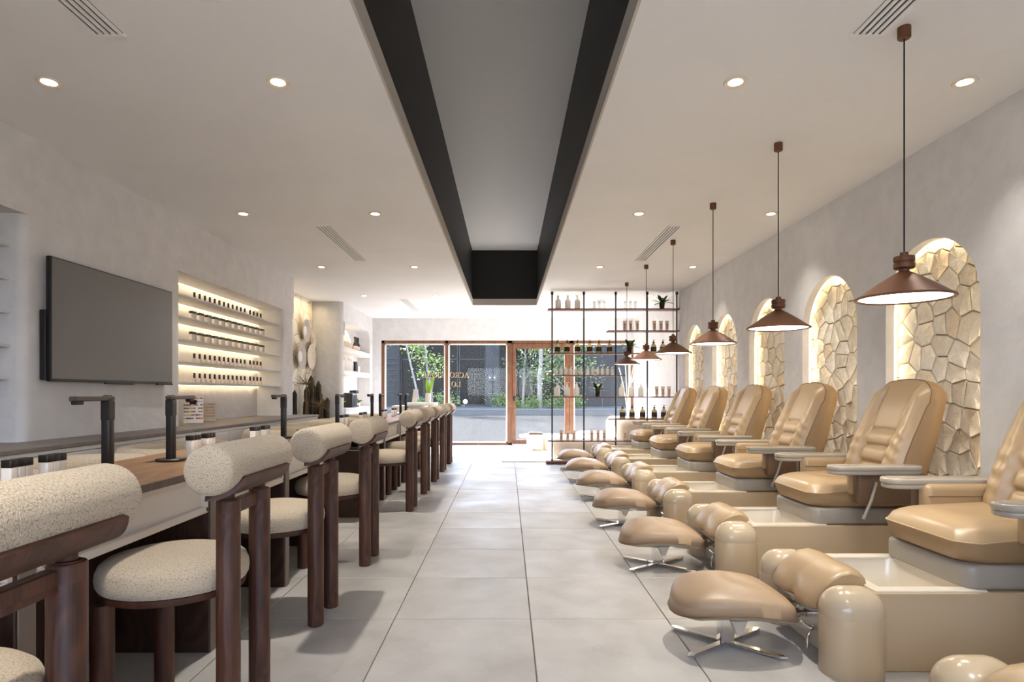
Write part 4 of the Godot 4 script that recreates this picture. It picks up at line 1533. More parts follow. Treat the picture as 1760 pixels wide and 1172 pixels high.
func make_massage_chairs():
	var c = make_massage_chair()
	var names = ["only its foot basin corner showing at the bottom right", "cut by the right picture edge, behind the nearest ottoman", "behind the second ottoman, before the largest arch", "behind the third ottoman from the camera", "behind the fourth ottoman from the camera", "behind the fifth ottoman from the camera", "behind the farthest ottoman, beside the bottle rack"]
	var at0 = 2.692
	for k in 7:
		var at = V(0, 0, at0 + (k - 1) * 1.217)
		var label = "tan leather massage chair, " + names[k]
		var o = c if k == 0 else dup(c, at, label)
		o.position = at
		o.set_meta("label", label)
	# foot stools on chrome crosses
	var s = tag(thing("ottoman"), "", "ottoman", "tan saddle ottomans before the massage chairs")
	var st = mb()
	var nu = 26
	var nv = 18
	smooth(st)
	for side in [1.0, -1.0]:
		for i in nu:
			for j in nv:
				var p = []
				for e in [[0, 0], [0, 1], [1, 1], [1, 0]]:
					p.append(otto(-1 + 2.0 * (i + e[0]) / nu, -1 + 2.0 * (j + e[1]) / nv, side))
				if side > 0: quad(st, p[0], p[3], p[2], p[1])
				else: quad(st, p[0], p[1], p[2], p[3])
	obj("cushion", st, M.leather_ott, s)
	st = mb()
	smooth(st)
	for i in nu:
		for j in nv:
			var p = []
			for e in [[0, 0], [0, 1], [1, 1], [1, 0]]:
				p.append(otto_shell(-1 + 2.0 * (i + e[0]) / nu, -1 + 2.0 * (j + e[1]) / nv))
			quad(st, p[0], p[1], p[2], p[3])
	obj("shell", st, M.shell, s)
	st = mb()
	var edge = []
	for i in 49:
		var a = TAU * i / 48
		var u = sign(cos(a)) * pow(abs(cos(a)), 0.55)
		var v = sign(sin(a)) * pow(abs(sin(a)), 0.55)
		var m = max(abs(u), abs(v))
		edge.append(otto(u / m, v / m, 1.0) - Vector3(0, 0.003, 0))
	tube(st, edge, 0.003, 5)
	obj("seam", st, M.seam, s)
	st = mb()
	prism(st, [Vector2(-0.035, 0.16), Vector2(0.035, 0.16), Vector2(0.012, 0.105), Vector2(-0.012, 0.105)], 0.03, Transform3D(Basis(), Vector3(0, 0, 0.15)), 0.003)
	obj("bracket", st, M.shell, s)
	st = mb()
	box(st, Vector3(0, 0.082, 0), Vector3(0.062, 0.14, 0.05), 0.004)
	obj("column", st, M.chrome, s)
	for k in 4:
		st = mb()
		var b = Basis(Vector3.UP, deg_to_rad(38.0 + k * 90 + (10 if k & 1 else -2)))
		var poly = [Vector2(0.0, -0.017), Vector2(0.235, -0.017), Vector2(0.262, 0.0), Vector2(0.235, 0.017), Vector2(0.0, 0.017)]
		prism(st, poly, 0.012, Transform3D(b * Basis(Vector3.RIGHT, -PI / 2), Vector3(0, 0.012, 0)), 0.003)
		obj("foot_bar", st, M.chrome, s)
	var n2 = ["nearest the camera", "second from the camera", "third from the camera", "fourth from the camera", "fifth from the camera", "farthest, before the rack base"]
	for k in 6:
		var at = V(0.955, 0, 2.675 + k * 1.217)
		var label = "tan leather saddle ottoman on a chrome cross foot, " + n2[k]
		var o = s if k == 0 else dup(s, at, label)
		o.position = at
		o.rotation.y = 0.0
		o.set_meta("label", label)

func otto_plan(u, v):      # square to superellipse
	var x = u * sqrt(max(0.0, 1 - 0.42 * v * v))
	var z = v * sqrt(max(0.0, 1 - 0.42 * u * u))
	return Vector2(x, z)

func otto_edge(x): return 0.196 - 0.050 * x * x - 0.010 * x

func otto(u, v, side):
	var q = otto_plan(u, v)
	var e = 1.0 - max(abs(u), abs(v))
	var y = otto_edge(q.x)
	if side > 0:
		y += (0.096 - 0.010 * q.x - 0.012 * q.y) * pow(1.0 - pow(1.0 - e, 2.5), 0.44)
		y -= 0.012 * exp(-(pow((q.x - 0.05) / 0.16, 2) + pow((q.y + 0.05) / 0.25, 2)))
		y -= 0.008 * exp(-(pow((q.x - 0.3) / 0.12, 2) + pow((q.y - 0.25) / 0.2, 2)))
	else: y -= 0.004 * e
	var bulge = 1.0 + (0.035 * sin(PI * clamp(e * 3.2, 0, 1)) if side > 0 else 0.0)
	return Vector3(q.x * 0.268 * bulge + 0.025, y, q.y * 0.212 * bulge)

func otto_shell(u, v):
	var q = otto_plan(u, v)
	var r = clamp(1.0 - max(abs(u), abs(v)), 0.0, 1.0)
	var y = otto_edge(q.x) - 0.006 - 0.085 * pow(r, 0.75) * (1 - 0.35 * abs(q.x))
	return Vector3(q.x * 0.266 + 0.025, max(y, 0.112), q.y * 0.210)

# ---------------------------------------------------------------- bottle rack by the window
func make_rack():
	var t = tag(thing("display_rack"), "open room-divider rack of black posts and thin brown shelves holding bottles", "rack")
	var px = [0.696, 1.190, 1.686, 2.176, 2.635]
	var d = 9.50
	var st
	for x in px:
		st = mb()
		tube(st, [V(x, 0.04, d), V(x, HC - 0.002, d)], 0.0115, 10)
		cyl(st, V(x, HC - 0.045, d), 0.02, 0.044, 0.003, 14)
		cyl(st, V(x, 0.045, d), 0.018, 0.02, 0.003, 14)
		obj("post", st, M.black_metal, t)
	st = mb()
	bx(st, 0.60, 2.655, 0.0, 0.045, d - 0.11, d + 0.11, 0.004)
	obj("base", st, M.rack_wood, t)
	var ys = [2.398, 2.062, 1.714, 1.372, 1.042, 0.700, 0.362]
	var xs = [[0.628, 2.655], [1.554, 2.655], [0.628, 2.655], [0.628, 1.82], [0.628, 2.655], [1.554, 2.655], [0.628, 2.655]]
	for k in 7:
		st = mb()
		bx(st, xs[k][0], xs[k][1], ys[k] - 0.016, ys[k], d - 0.10, d + 0.10, 0.002)
		obj("shelf", st, M.rack_wood, t)
	var rank = ["top", "second", "third", "fourth", "fifth", "sixth", "bottom"]
	# prototypes
	var jug = tag(thing("pump_bottle"), "", "bottle")
	st = mb()
	lathe(st, [[0.0, 0.0], [0.042, 0.0], [0.045, 0.004], [0.045, 0.115], [0.040, 0.135], [0.022, 0.152], [0.016, 0.158], [0.016, 0.172], [0.0, 0.174]], 24)
	obj("body", st, M.bottle_white, jug)
	st = mb()
	cyl(st, Vector3(0, 0.168, 0), 0.019, 0.022, 0.002, 16)
	cyl(st, Vector3(0, 0.19, 0), 0.006, 0.02, 0.001, 8)
	box(st, Vector3(0.012, 0.212, 0), Vector3(0.05, 0.008, 0.016), 0.002)
	obj("pump", st, M.bottle_white, jug)
	var plain = tag(thing("shampoo_bottle"), "", "bottle")
	st = mb()
	lathe(st, [[0.0, 0.0], [0.042, 0.0], [0.045, 0.004], [0.045, 0.118], [0.040, 0.136], [0.020, 0.152], [0.016, 0.158], [0.0, 0.16]], 24)
	obj("body", st, M.bottle_white, plain)
	st = mb()
	cyl(st, Vector3(0, 0.156, 0), 0.018, 0.058, 0.003, 16)
	obj("cap", st, M.bottle_white, plain)
	var mini = tag(thing("lotion_bottle"), "", "bottle")
	st = mb()
	lathe(st, [[0.0, 0.0], [0.022, 0.0], [0.025, 0.003], [0.025, 0.088], [0.021, 0.098], [0.010, 0.104], [0.0, 0.105]], 18)
	obj("body", st, M.bottle_white, mini)
	st = mb()
	cyl(st, Vector3(0, 0.102, 0), 0.0105, 0.022, 0.002, 12)
	box(st, Vector3(0.008, 0.130, 0), Vector3(0.03, 0.007, 0.011), 0.002)
	box(st, Vector3(0, 0.126, 0), Vector3(0.006, 0.012, 0.006), 0.001)
	obj("pump", st, M.bottle_white, mini)
	var oil = tag(thing("oil_bottle"), "", "bottle")
	st = mb()
	lathe(st, [[0.0, 0.0], [0.041, 0.0], [0.044, 0.004], [0.044, 0.105], [0.040, 0.124], [0.022, 0.142], [0.015, 0.148], [0.015, 0.158], [0.0, 0.16]], 24)
	obj("body", st, M.liquid, oil)
	st = mb()
	lathe(st, [[0.0445, 0.028], [0.0452, 0.028], [0.0452, 0.098], [0.0445, 0.098]], 24)
	obj("label", st, M.label_dark, oil)
	st = mb()
	lathe(st, [[0.0, 0.155], [0.018, 0.155], [0.018, 0.17], [0.010, 0.182], [0.005, 0.186], [0.005, 0.205], [0.0, 0.206]], 14)
	box(st, Vector3(0.008, 0.206, 0), Vector3(0.034, 0.007, 0.010), 0.002)
	obj("pump", st, M.cap_black, oil)
	var tub = tag(thing("cream_tube"), "", "tube")
	st = mb()
	var rings = []
	for q in [[0.024, 0.014, 0.018], [0.024, 0.016, 0.022], [0.025, 0.016, 0.08], [0.027, 0.009, 0.12], [0.029, 0.003, 0.146], [0.029, 0.0025, 0.158]]: rings.append(rring(Vector3(0, q[2], 0), q[0], q[1], q[1] * 0.98, 4))
	loft(st, rings)
	obj("body", st, M.tube_white, tub)
	st = mb()
	cyl(st, Vector3.ZERO, 0.017, 0.02, 0.002, 14)
	obj("cap", st, M.tube_white, tub)
	st = mb()
	box(st, Vector3(0, 0.062, 0.0162), Vector3(0.026, 0.06, 0.002), 0.0005)
	obj("label", st, M.tube_tan, tub)
	st = mb()
	box(st, Vector3(0, 0.103, 0.0150), Vector3(0.022, 0.016, 0.003), 0.0005, Transform3D())
	obj("emblem", st, M.tube_label, tub)
	var glass = tag(thing("glass_vial"), "", "glass")
	st = mb()
	lathe(st, [[0.0, 0.0], [0.021, 0.0], [0.022, 0.003], [0.022, 0.122], [0.020, 0.124], [0.019, 0.122], [0.019, 0.006], [0.0, 0.005]], 20)
	obj("body", st, M.clear, glass)
	st = mb()
	lathe(st, [[0.0215, 0.114], [0.023, 0.114], [0.023, 0.122], [0.0215, 0.122]], 20)
	obj("rim", st, M.chrome, glass)
	var plant = tag(thing("potted_plant"), "", "plant")
	st = mb()
	lathe(st, [[0.0, 0.0], [0.034, 0.0], [0.044, 0.088], [0.046, 0.09], [0.046, 0.096], [0.040, 0.096], [0.038, 0.085], [0.0, 0.085]], 20)
	obj("pot", st, M.black, plant)
	var rng = RandomNumberGenerator.new()
	rng.seed = 33
	for k in 16:
		st = mb()
		var a = TAU * k / 16.0 * 2.0 + rng.randf() * 0.4
		var up = [1.1, 0.6, 0.25][k % 3] * rng.randf_range(0.8, 1.1)
		blade(st, Vector3(cos(a) * 0.01, 0.09, sin(a) * 0.01), Vector3(cos(a) * (1.25 - up * 0.6), up, sin(a) * (1.25 - up * 0.6)).normalized(), rng.randf_range(0.15, 0.20), 0.033, 0.28)
		obj("leaf", st, M.leaf if k % 3 else M.leaf_dark, plant)
	var items = [
		[plain, 0, [0.789, 0.940, 1.090], "white capped shampoo bottle", "%s of three on the top rack shelf"],
		[glass, 0, [1.352, 1.430, 1.506], "clear glass vial", "%s of the left three on the top rack shelf"],
		[glass, 0, [1.832, 1.912, 1.987], "clear glass vial", "%s of the right three on the top rack shelf"],
		[plant, 0, [2.404], "leafy plant in a black pot", "on the top rack shelf"],
		[tub, 1, [1.825, 1.917, 2.02], "cream tube with a brown emblem", "%s of the left three on the second rack shelf"],
		[tub, 1, [2.286, 2.388, 2.482], "cream tube with a brown emblem", "%s of the right three on the second rack shelf"],
		[oil, 2, [0.780, 0.927, 1.090, 1.278, 1.422, 1.588], "dark-labelled pump bottle", "%s from the left on the third rack shelf"],
		[plant, 2, [1.898], "leafy plant in a black pot", "between the dark bottles on the third rack shelf"],
		[oil, 2, [2.273, 2.418], "dark-labelled pump bottle", "%s right of the plant on the third rack shelf"],
		[mini, 3, [0.755, 0.836, 0.911, 0.989, 1.064, 1.138, 1.254, 1.331, 1.407, 1.479, 1.560, 1.631], "small white pump bottle", "%s from the left on the fourth rack shelf"],
		[jug, 4, [0.776, 0.928, 1.077], "large white pump bottle", "%s of three left of the plant on the fifth rack shelf"],
		[plant, 4, [1.403], "leafy plant in a black pot", "among white bottles on the fifth rack shelf"],
		[jug, 4, [1.777, 1.930, 2.075], "large white pump bottle", "%s of three right of the plant on the fifth rack shelf"],
		[tub, 4, [2.322, 2.418, 2.514], "cream tube with a brown emblem", "%s of three on the fifth rack shelf"],
		[oil, 5, [1.790, 1.937, 2.102, 2.282, 2.433], "dark-labelled pump bottle", "%s from the left on the sixth rack shelf"],
		[tub, 6, [0.839, 0.938, 1.035], "cream tube with a brown emblem", "%s of the left three on the bottom rack shelf"],
		[tub, 6, [1.313, 1.410, 1.506], "cream tube with a brown emblem", "%s of the middle three on the bottom rack shelf"],
		[tub, 6, [1.829, 1.921, 2.02], "cream tube with a brown emblem", "%s of the right three on the bottom rack shelf"]]
	for it in items:
		for i in it[2].size():
			var w = it[4] % ORD[i] if "%s" in it[4] else it[4]
			var o = dup(it[0], V(it[2][i], ys[it[1]] + 0.0005, d), it[3] + ", " + w)
			if it[2].size() > 1: o.set_meta("group", it[3] + "s on the rack")
	for o in [jug, plain, mini, oil, tub, glass, plant]: o.free()

# a curved leaf blade from at, along dir, drooping
func blade(st, at, dir, l, w, droop, lift = 0.15):
	smooth(st)
	var n = 7
	var side = dir.cross(Vector3.UP).normalized()
	var prev = null
	for i in n + 1:
		var t = float(i) / n
		var c = at + dir * l * t - Vector3(0, droop * l * t * t, 0)
		var ww = w * pow(sin(PI * clamp(t * 0.93 + 0.06, 0, 1)), 0.8)
		var cur = [c - side * ww + Vector3(0, ww * lift, 0), c, c + side * ww + Vector3(0, ww * lift, 0)]
		if prev != null:
			quad(st, prev[0], cur[0], cur[1], prev[1])
			quad(st, prev[1], cur[1], cur[2], prev[2])
		prev = cur

# ---------------------------------------------------------------- lounge corner
func make_lounge():
	var st = mb()
	bx(st, -0.086, 1.95, 0.0, 0.012, 9.68, 12.55, 0.004)
	tag(obj("rug", st, M.rug), "cream low-pile rug on the floor before the glass door", "rug")
	var t = tag(thing("coffee_table"), "ivory coffee table with an oval top and fluted column base on the rug", "table")
	st = mb()
	pill(st, V(0.66, 0, 11.75), 0.43, 0.27, 0.26, 0.245, 0.300, 0.022, 10, 4)
	obj("top", st, M.ivory, t)
	for p in [[0.46, 11.66], [0.60, 11.60], [0.78, 11.62], [0.88, 11.78], [0.62, 11.92]]:
		st = mb()
		cyl(st, V(p[0], 0.0125, p[1]), 0.092, 0.235, 0.01, 28)
		obj("column", st, M.ivory, t)
	st = mb()
	bx(st, 0.40, 0.68, 0.3005, 0.322, 11.62, 11.82, 0.002)
	tag(obj("book", st, M.book), "lower grey-brown book lying on the coffee table", "book", "books on the coffee table")
	st = mb()
	bx(st, 0.41, 0.665, 0.3225, 0.345, 11.63, 11.81, 0.002)
	tag(obj("book", st, M.book), "upper grey-brown book lying on the coffee table", "book", "books on the coffee table")
	t = tag(thing("sofa"), "low rounded beige corner sofa behind the bottle rack", "sofa")
	st = mb()
	pill(st, V(1.36, 0, 10.62), 0.62, 0.62, 0.16, 0.02, 0.34, 0.10, 8, 6, 0.02)
	obj("seat", st, M.sofa, t)
	st = mb()
	pill(st, V(2.26, 0, 10.9), 0.38, 0.85, 0.14, 0.02, 0.66, 0.11, 8, 6, 0.02)
	obj("backrest", st, M.sofa, t)
	st = mb()
	pill(st, V(1.62, 0, 11.7), 0.30, 0.36, 0.16, 0.02, 0.36, 0.10, 8, 6, 0.02)
	obj("chaise", st, M.sofa, t)
	# tall dry stems by the right wall
	t = tag(thing("dry_grass"), "tall pale dry grass stems in a vase by the bright right wall", "dried plant")
	st = mb()
	lathe(st, [[0.0, 0.0], [0.10, 0.0], [0.13, 0.12], [0.12, 0.3], [0.06, 0.42], [0.065, 0.46], [0.05, 0.46], [0.05, 0.4], [0.0, 0.38]], 24, Transform3D(Basis(), V(2.42, 0, 12.3)))
	obj("vase", st, M.white, t)
	for k in 5:
		st = mb()
		var pts = []
		for i in 9:
			var s = i / 8.0
			pts.append(V(2.42 + (k - 2) * 0.10 * s * s, 0.4 + s * (1.2 + 0.12 * k), 12.3 - (0.15 + 0.1 * k) * s * s))
		tube(st, pts, 0.004, 6, 0.010)
		obj("stem", st, M.dry_pale, t)

func make_reception():
	var t = tag(thing("reception_desk"), "small cream reception desk with a white top by the window", "desk")
	var st = mb()
	pill(st, V(-1.75, 0, 11.0), 0.30, 0.26, 0.06, 0.0, 0.872, 0.01, 6, 2)
	obj("body", st, M.cream, t)
	st = mb()
	pill(st, V(-1.53, 0, 10.95), 0.27, 0.24, 0.05, 0.873, 0.925, 0.008, 6, 2)
	obj("top", st, M.white, t)
	t = tag(thing("tablet_stand"), "white tilted tablet on the reception desk", "tablet")
	st = mb()
	box(st, Vector3(0, 0.12, 0), Vector3(0.085, 0.235, 0.014), 0.004, Transform3D(Basis(Vector3(0, 0, 1), -0.13), V(-1.655, 0.927, 10.86)))
	obj("screen", st, M.white, t)
	st = mb()
	box(st, Vector3(0, 0.006, 0.0), Vector3(0.12, 0.01, 0.12), 0.003, Transform3D(Basis(), V(-1.64, 0.925, 10.87)))
	obj("foot", st, M.white, t)
	t = tag(thing("leaf_vase"), "white vase with two bright green leaves on the reception desk", "vase")
	st = mb()
	lathe(st, [[0.0, 0.0], [0.044, 0.0], [0.048, 0.004], [0.048, 0.165], [0.044, 0.17], [0.040, 0.165], [0.040, 0.02], [0.0, 0.02]], 24, Transform3D(Basis(), V(-1.405, 0.9255, 10.85)))
	obj("vase", st, M.white, t)
	for l in [[Vector3(-0.10, 1, 0.02), 0.30, 0.030], [Vector3(0.30, 1, 0.03), 0.36, 0.030], [Vector3(0.02, 1, -0.1), 0.16, 0.035]]:
		st = mb()
		var dir = l[0].normalized()
		smooth(st)
		var prev = null
		for i in 25:       # wavy-edged leaf standing up, facing the room
			var s = i / 24.0
			var ww = l[2] * pow(sin(PI * (0.12 + 0.86 * s)), 0.7) * (1.0 + (0.10 if i & 1 else 0.0))
			var cc = V(-1.405, 1.06, 10.85) + dir * l[1] * s
			var cur = [cc + Vector3(-ww, 0, 0.008), cc, cc + Vector3(ww, 0, 0.008)]
			if prev != null:
				quad(st, prev[0], cur[0], cur[1], prev[1])
				quad(st, prev[1], cur[1], cur[2], prev[2])
			prev = cur
		obj("leaf", st, M.leaf_bright, t)

# ---------------------------------------------------------------- recess and coffee niche
func make_recess():
	var st
	var wall_x = -3.32
	var k = 0
	for p in [[9.95, 2.11, 0.185, "upper grey round wall plate with a white centre", 0], [10.3, 1.985, 0.135, "small round wall plate right of the upper one", 1], [10.2, 1.70, 0.205, "large cream round wall plate, lower right", 2], [9.72, 1.68, 0.2, "grey round wall plate half hidden by the wall edge", 0]]:
		var t = tag(thing("wall_plate"), p[3] + ", hung on the stone recess", "wall plate", "wall plates in the stone recess")
		var xf = Transform3D(Basis(Vector3(0, 0, 1), -PI / 2), V(wall_x + 0.005, p[1], p[0]))
		st = mb()
		lathe(st, [[0.0, 0.0], [p[2] * 0.6, 0.0], [p[2], 0.045], [p[2] + 0.004, 0.052], [p[2] - 0.004, 0.054], [p[2] * 0.62, 0.022], [0.0, 0.018]], 40, xf)
		obj("plate", st, M.plate_grey if p[4] == 0 else M.plate, t)
		st = mb()
		lathe(st, [[0.0, 0.018], [p[2] * 0.42, 0.020], [p[2] * 0.42, 0.026], [0.0, 0.026]], 32, xf)
		obj("centre", st, M.white if p[4] == 0 else (M.plate_grey if p[4] == 1 else M.plate), t)
		k += 1
	# planter bed of pebbles
	var bed = tag(thing("planter_bed"), "low bed of pebbles and soil at the foot of the stone recess", "planter")
	st = mb()
	bx(st, -3.32, -2.90, 0.0, 0.42, 8.40, 10.46, 0.01)
	obj("box", st, M.plaster, bed)
	st = mb()
	var rng = RandomNumberGenerator.new()
	rng.seed = 17
	for i in 420:
		var r = rng.randf_range(0.015, 0.045)
		lathe(st, [[0.0, -r * 0.6], [r * 0.8, -r * 0.35], [r, 0.0], [r * 0.75, r * 0.4], [0.0, r * 0.6]], 7, Transform3D(Basis(Vector3.UP, rng.randf() * 6), V(rng.randf_range(-3.27, -2.95), 0.425 + rng.randf() * 0.02, rng.randf_range(8.45, 10.42))))
	tag(obj("pebbles", st, M.pebble, bed), "", "", "", "stuff")
	# columnar cacti
	var cs = [[-3.18, 9.86, 1.40, 0.050], [-3.10, 10.02, 1.32, 0.045], [-3.2, 10.16, 1.25, 0.048], [-3.05, 9.98, 1.10, 0.05], [-3.12, 10.22, 1.14, 0.045], [-3.0, 10.16, 1.04, 0.05], [-3.2, 9.72, 1.22, 0.045], [-3.14, 10.36, 1.02, 0.042], [-3.06, 10.34, 0.95, 0.05], [-3.16, 9.62, 1.02, 0.05], [-3.12, 8.98, 1.16, 0.045]]
	var names = ["tallest, mid-clump", "second tallest", "third, at the back", "stout one at the front", "right of the middle", "front right", "left of the tallest", "far right", "lowest at the right front", "low one at the clump's left", "lone one by the wall edge"]
	for i in cs.size():
		var c = cs[i]
		var t = tag(thing("cactus", V(c[0], 0.42, c[1])), "dark ribbed column cactus in the stone recess, " + names[i], "cactus", "dark column cacti")
		st = mb()
		var rings = []
		var h = c[2] - 0.42
		for j in 13:
			var s = j / 12.0
			var rr = c[3] * (1.0 if s < 0.88 else sqrt(max(0.02, 1 - pow((s - 0.88) / 0.12, 2)))) * (0.9 + 0.1 * sin(s * 9 + i))
			var ring = []
			for q in 28:
				var a = -TAU * q / 28
				ring.append(Vector3(cos(a), 0, sin(a)) * rr * (1.0 if q & 1 else 0.80) + Vector3(sin(s * 2.0 + i) * 0.012, s * h - 0.02, 0))
			rings.append(ring)
		loft(st, rings)
		obj("stem", st, M.cactus, t)
	# dry spiky starburst plants
	for c in [[-3.1, 9.42, 1.37, 5, "dry umbrella-shaped spiky plant left of the cacti"], [-2.98, 9.72, 0.98, 6, "dry spiky plant in front of the cacti"]]:
		var t = tag(thing("spiky_plant", V(c[0], 0.42, c[1])), c[4] + ", in the stone recess", "plant")
		rng.seed = c[3]
		st = mb()
		var top = c[2] - 0.42
		for i in 5: tube(st, [Vector3(rng.randf_range(-0.04, 0.04), 0, rng.randf_range(-0.04, 0.04)), Vector3(0, top * 0.86, 0)], 0.005, 5, 0.003)
		obj("stem", st, M.dry, t)
		st = mb()
		for i in 60:
			var dir = Vector3(rng.randf_range(-1, 1), rng.randf_range(-0.5, 0.9), rng.randf_range(-1, 1)).normalized()
			tube(st, [Vector3(0, top * 0.86, 0), Vector3(0, top * 0.86, 0) + dir * 0.2], 0.0028, 4, 0.001)
		tag(obj("needles", st, M.dry, t), "", "", "", "stuff")
	area(V(-3.2, 2.6, 9.5), Vector3(-0.2, -1, 0), Vector2(0.05, 1.8), 0.12, Color(1.0, 0.88, 0.66))

func make_coffee_niche():
	var st
	# upper shelf: mugs, pink jar, dark bottles
	for i in 5:
		var t = tag(thing("tumbler", V(-2.97, 1.9125, 11.02 + i * 0.13)), "ribbed glass tumbler, %s from the left on the upper niche shelf" % ORD[i], "glass", "tumblers on the upper niche shelf")
		st = mb()
		lathe(st, [[0.0, 0.0], [0.034, 0.0], [0.042, 0.12], [0.044, 0.125], [0.040, 0.125], [0.033, 0.008], [0.0, 0.006]], 16)
		obj("body", st, M.mug, t)
	var t = tag(thing("pink_jar", V(-2.98, 1.9125, 11.72)), "small pink jar on the upper niche shelf", "jar")
	st = mb()
	lathe(st, [[0.0, 0.0], [0.035, 0.0], [0.038, 0.01], [0.038, 0.09], [0.0, 0.095]], 18)
	obj("body", st, M.pink, t)
	for i in 3:
		t = tag(thing("dark_bottle", V(-2.97, 1.9125, 11.9 + i * 0.12)), "dark stoppered bottle, %s from the left on the upper niche shelf" % ORD[i], "bottle", "dark bottles on the upper niche shelf")
		st = mb()
		lathe(st, [[0.0, 0.0], [0.038, 0.0], [0.04, 0.005], [0.04, 0.13], [0.018, 0.18], [0.016, 0.23], [0.0, 0.23]], 18)
		obj("body", st, M.wine, t)
		st = mb()
		cyl(st, Vector3(0, 0.228, 0), 0.022, 0.05, 0.003, 14)
		obj("stopper", st, M.cap_black, t)
		st = mb()
		lathe(st, [[0.0405, 0.03], [0.0412, 0.03], [0.0412, 0.1], [0.0405, 0.1]], 18)
		obj("label", st, M.mug, t)
	# lower shelf: two black bottles, glass bottles, black arched box, white box
	for i in 2:
		t = tag(thing("black_bottle", V(-2.95, 1.5025, 10.72 + i * 0.11)), "black-topped bottle, %s from the left on the lower niche shelf" % ORD[i], "bottle", "black-topped bottles on the lower niche shelf")
		st = mb()
		lathe(st, [[0.0, 0.0], [0.036, 0.0], [0.036, 0.16], [0.015, 0.19], [0.015, 0.2], [0.0, 0.2]], 16)
		obj("body", st, M.jar_bodies[1], t)
		st = mb()
		cyl(st, Vector3(0, 0.198, 0), 0.02, 0.07, 0.003, 12)
		obj("cap", st, M.cap_black, t)
	for i in 6:
		t = tag(thing("glass_bottle", V(-2.97, 1.5025, 11.0 + i * 0.125)), "tall pale glass bottle, %s from the left on the lower niche shelf" % ORD[i], "bottle", "pale glass bottles on the lower niche shelf")
		st = mb()
		lathe(st, [[0.0, 0.0], [0.038, 0.0], [0.040, 0.006], [0.040, 0.17], [0.022, 0.21], [0.02, 0.245], [0.0, 0.246]], 16)
		obj("body", st, M.jar_bodies[i % 2], t)
	t = tag(thing("black_box", V(-2.97, 1.5025, 11.86)), "black arched box on the lower niche shelf", "box")
	st = mb()
	prism(st, arch_line(0.0, 0.085, 0.0, 0.12, 12), 0.09, Transform3D(Basis(Vector3.UP, PI / 2), Vector3.ZERO), 0.004)
	obj("body", st, M.wine, t)
	t = tag(thing("white_box", V(-2.97, 1.5025, 12.08)), "small white box on the lower niche shelf", "box")
	st = mb()
	box(st, Vector3(0, 0.06, 0), Vector3(0.08, 0.12, 0.13), 0.004)
	obj("body", st, M.white, t)
	# counter: coffee machine, plants
	t = tag(thing("coffee_machine", V(-2.93, 0.8305, 11.42)), "black rounded coffee machine on the niche counter", "coffee machine")
	st = mb()
	pill(st, Vector3(0, 0, 0.05), 0.10, 0.20, 0.06, 0.0, 0.27, 0.05, 6, 4, 0.02)
	obj("body", st, M.black, t)
	st = mb()
	pill(st, Vector3(0.01, 0, -0.22), 0.075, 0.11, 0.06, 0.255, 0.32, 0.02, 6, 3)
	obj("brew_head", st, M.black, t)
	st = mb()
	pill(st, Vector3(0.01, 0, -0.26), 0.07, 0.10, 0.05, 0.0, 0.03, 0.008, 6, 2)
	obj("drip_tray", st, M.black, t)
	st = mb()
	lathe(st, [[0.0, 0.03], [0.03, 0.03], [0.042, 0.11], [0.038, 0.11], [0.028, 0.04], [0.0, 0.04]], 18, Transform3D(Basis(), Vector3(0.02, 0, -0.26)))
	tag(obj("cup", st, M.white, t), "white cup under the brew head")
	var rng = RandomNumberGenerator.new()
	for p in [[10.82, 3, "bright green leafy plant left of the coffee machine", 0.16], [12.08, 4, "green leafy plant right of the coffee machine", 0.2]]:
		t = tag(thing("leafy_plant", V(-2.95, 0.8305, p[0])), p[2] + " on the niche counter", "plant")
		rng.seed = p[1]
		st = mb()
		lathe(st, [[0.0, 0.0], [0.035, 0.0], [0.045, 0.07], [0.0, 0.07]], 16)
		obj("pot", st, M.white, t)
		for k in 10:
			st = mb()
			var a = TAU * k / 10 + rng.randf()
			blade(st, Vector3(0, 0.065, 0), Vector3(cos(a) * 0.8, rng.randf_range(0.4, 1.0), sin(a) * 0.8).normalized(), p[3] * rng.randf_range(0.7, 1.1), 0.03, 0.3)
			obj("leaf", st, M.leaf_bright if p[1] == 3 else M.leaf, t)

# ---------------------------------------------------------------- all of it
const SPOT_E = 1.3
const LED_E = 0.035

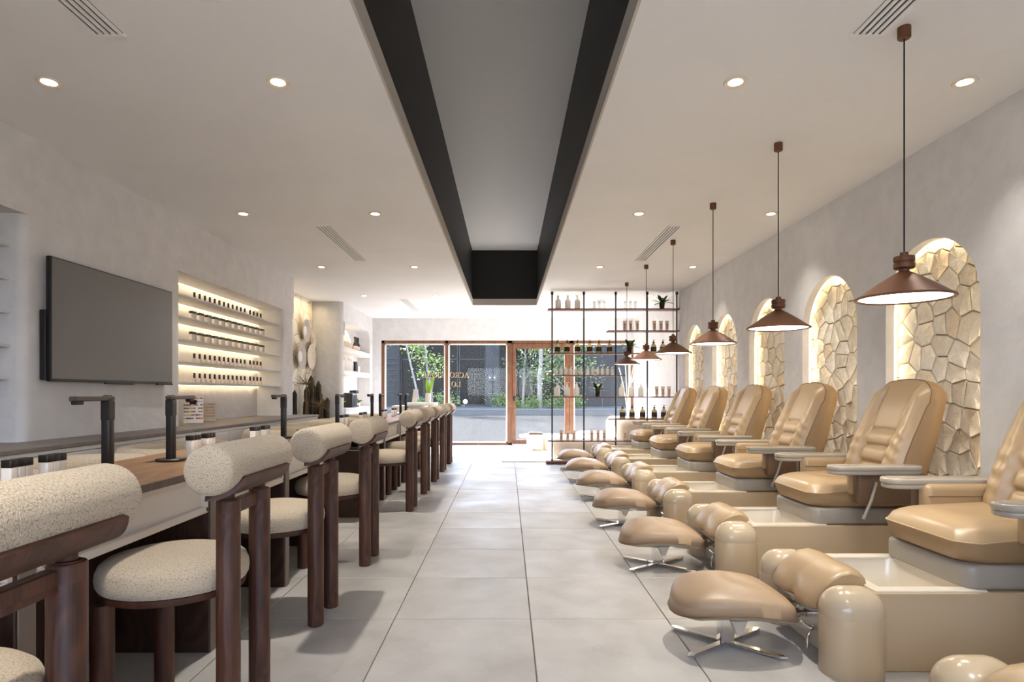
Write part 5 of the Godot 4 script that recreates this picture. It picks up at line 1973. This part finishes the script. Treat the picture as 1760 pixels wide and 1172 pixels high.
func _ready():
	var cam = Camera3D.new()
	cam.name = "camera"
	add_child(cam)
	cam.position = Vector3(0, 1.1, 0)
	cam.near = 0.05
	cam.far = 200.0
	cam.projection = Camera3D.PROJECTION_FRUSTUM
	cam.size = 0.05 * 1172.0 / 1050.0
	cam.frustum_offset = Vector2(0.05 * 8.0 / 1050.0, 0.05 * 89.0 / 1050.0)
	cam.current = true
	var we = WorldEnvironment.new()
	we.name = "environment"
	var e = Environment.new()
	e.background_mode = Environment.BG_SKY
	var sky = Sky.new()
	var sm = ProceduralSkyMaterial.new()
	sm.sky_top_color = Color(0.62, 0.70, 0.84)
	sm.sky_horizon_color = Color(0.86, 0.88, 0.92)
	sm.ground_horizon_color = Color(0.70, 0.70, 0.69)
	sm.ground_bottom_color = Color(0.62, 0.62, 0.61)
	sm.sky_energy_multiplier = 1.0
	sky.sky_material = sm
	e.sky = sky
	e.background_energy_multiplier = 4.6
	e.tonemap_mode = Environment.TONE_MAPPER_LINEAR
	e.tonemap_exposure = 3.25
	e.sdfgi_enabled = true
	e.ssao_enabled = true
	e.ssil_enabled = true
	we.environment = e
	add_child(we)
	var sun = DirectionalLight3D.new()
	sun.name = "sun"
	sun.light_color = Color(1.0, 0.985, 0.97)
	sun.light_energy = 3.6
	sun.light_angular_distance = 0.53
	sun.shadow_enabled = true
	add_child(sun)
	sun.look_at_from_position(Vector3.ZERO, Vector3(0.6, -0.6, 0.9), Vector3.UP)
	make_materials()
	M.card_beige = mat(Color8(206, 196, 178), 0.7)
	M.cover_grey = mat(Color8(120, 106, 96), 0.5)
	M.tub_shade = mat(Color8(150, 142, 130), 0.4)
	M.dry_pale = mat(Color8(226, 212, 188), 0.9)
	make_floor()
	make_ceiling()
	make_walls()
	make_right_wall()
	make_window()
	make_street()
	make_downlights()
	make_vents()
	make_pendants()
	make_screen()
	make_niche_shelves()
	make_counter()
	make_cards()
	make_desks()
	make_stools()
	make_massage_chairs()
	make_rack()
	make_lounge()
	make_reception()
	make_recess()
	make_coffee_niche()
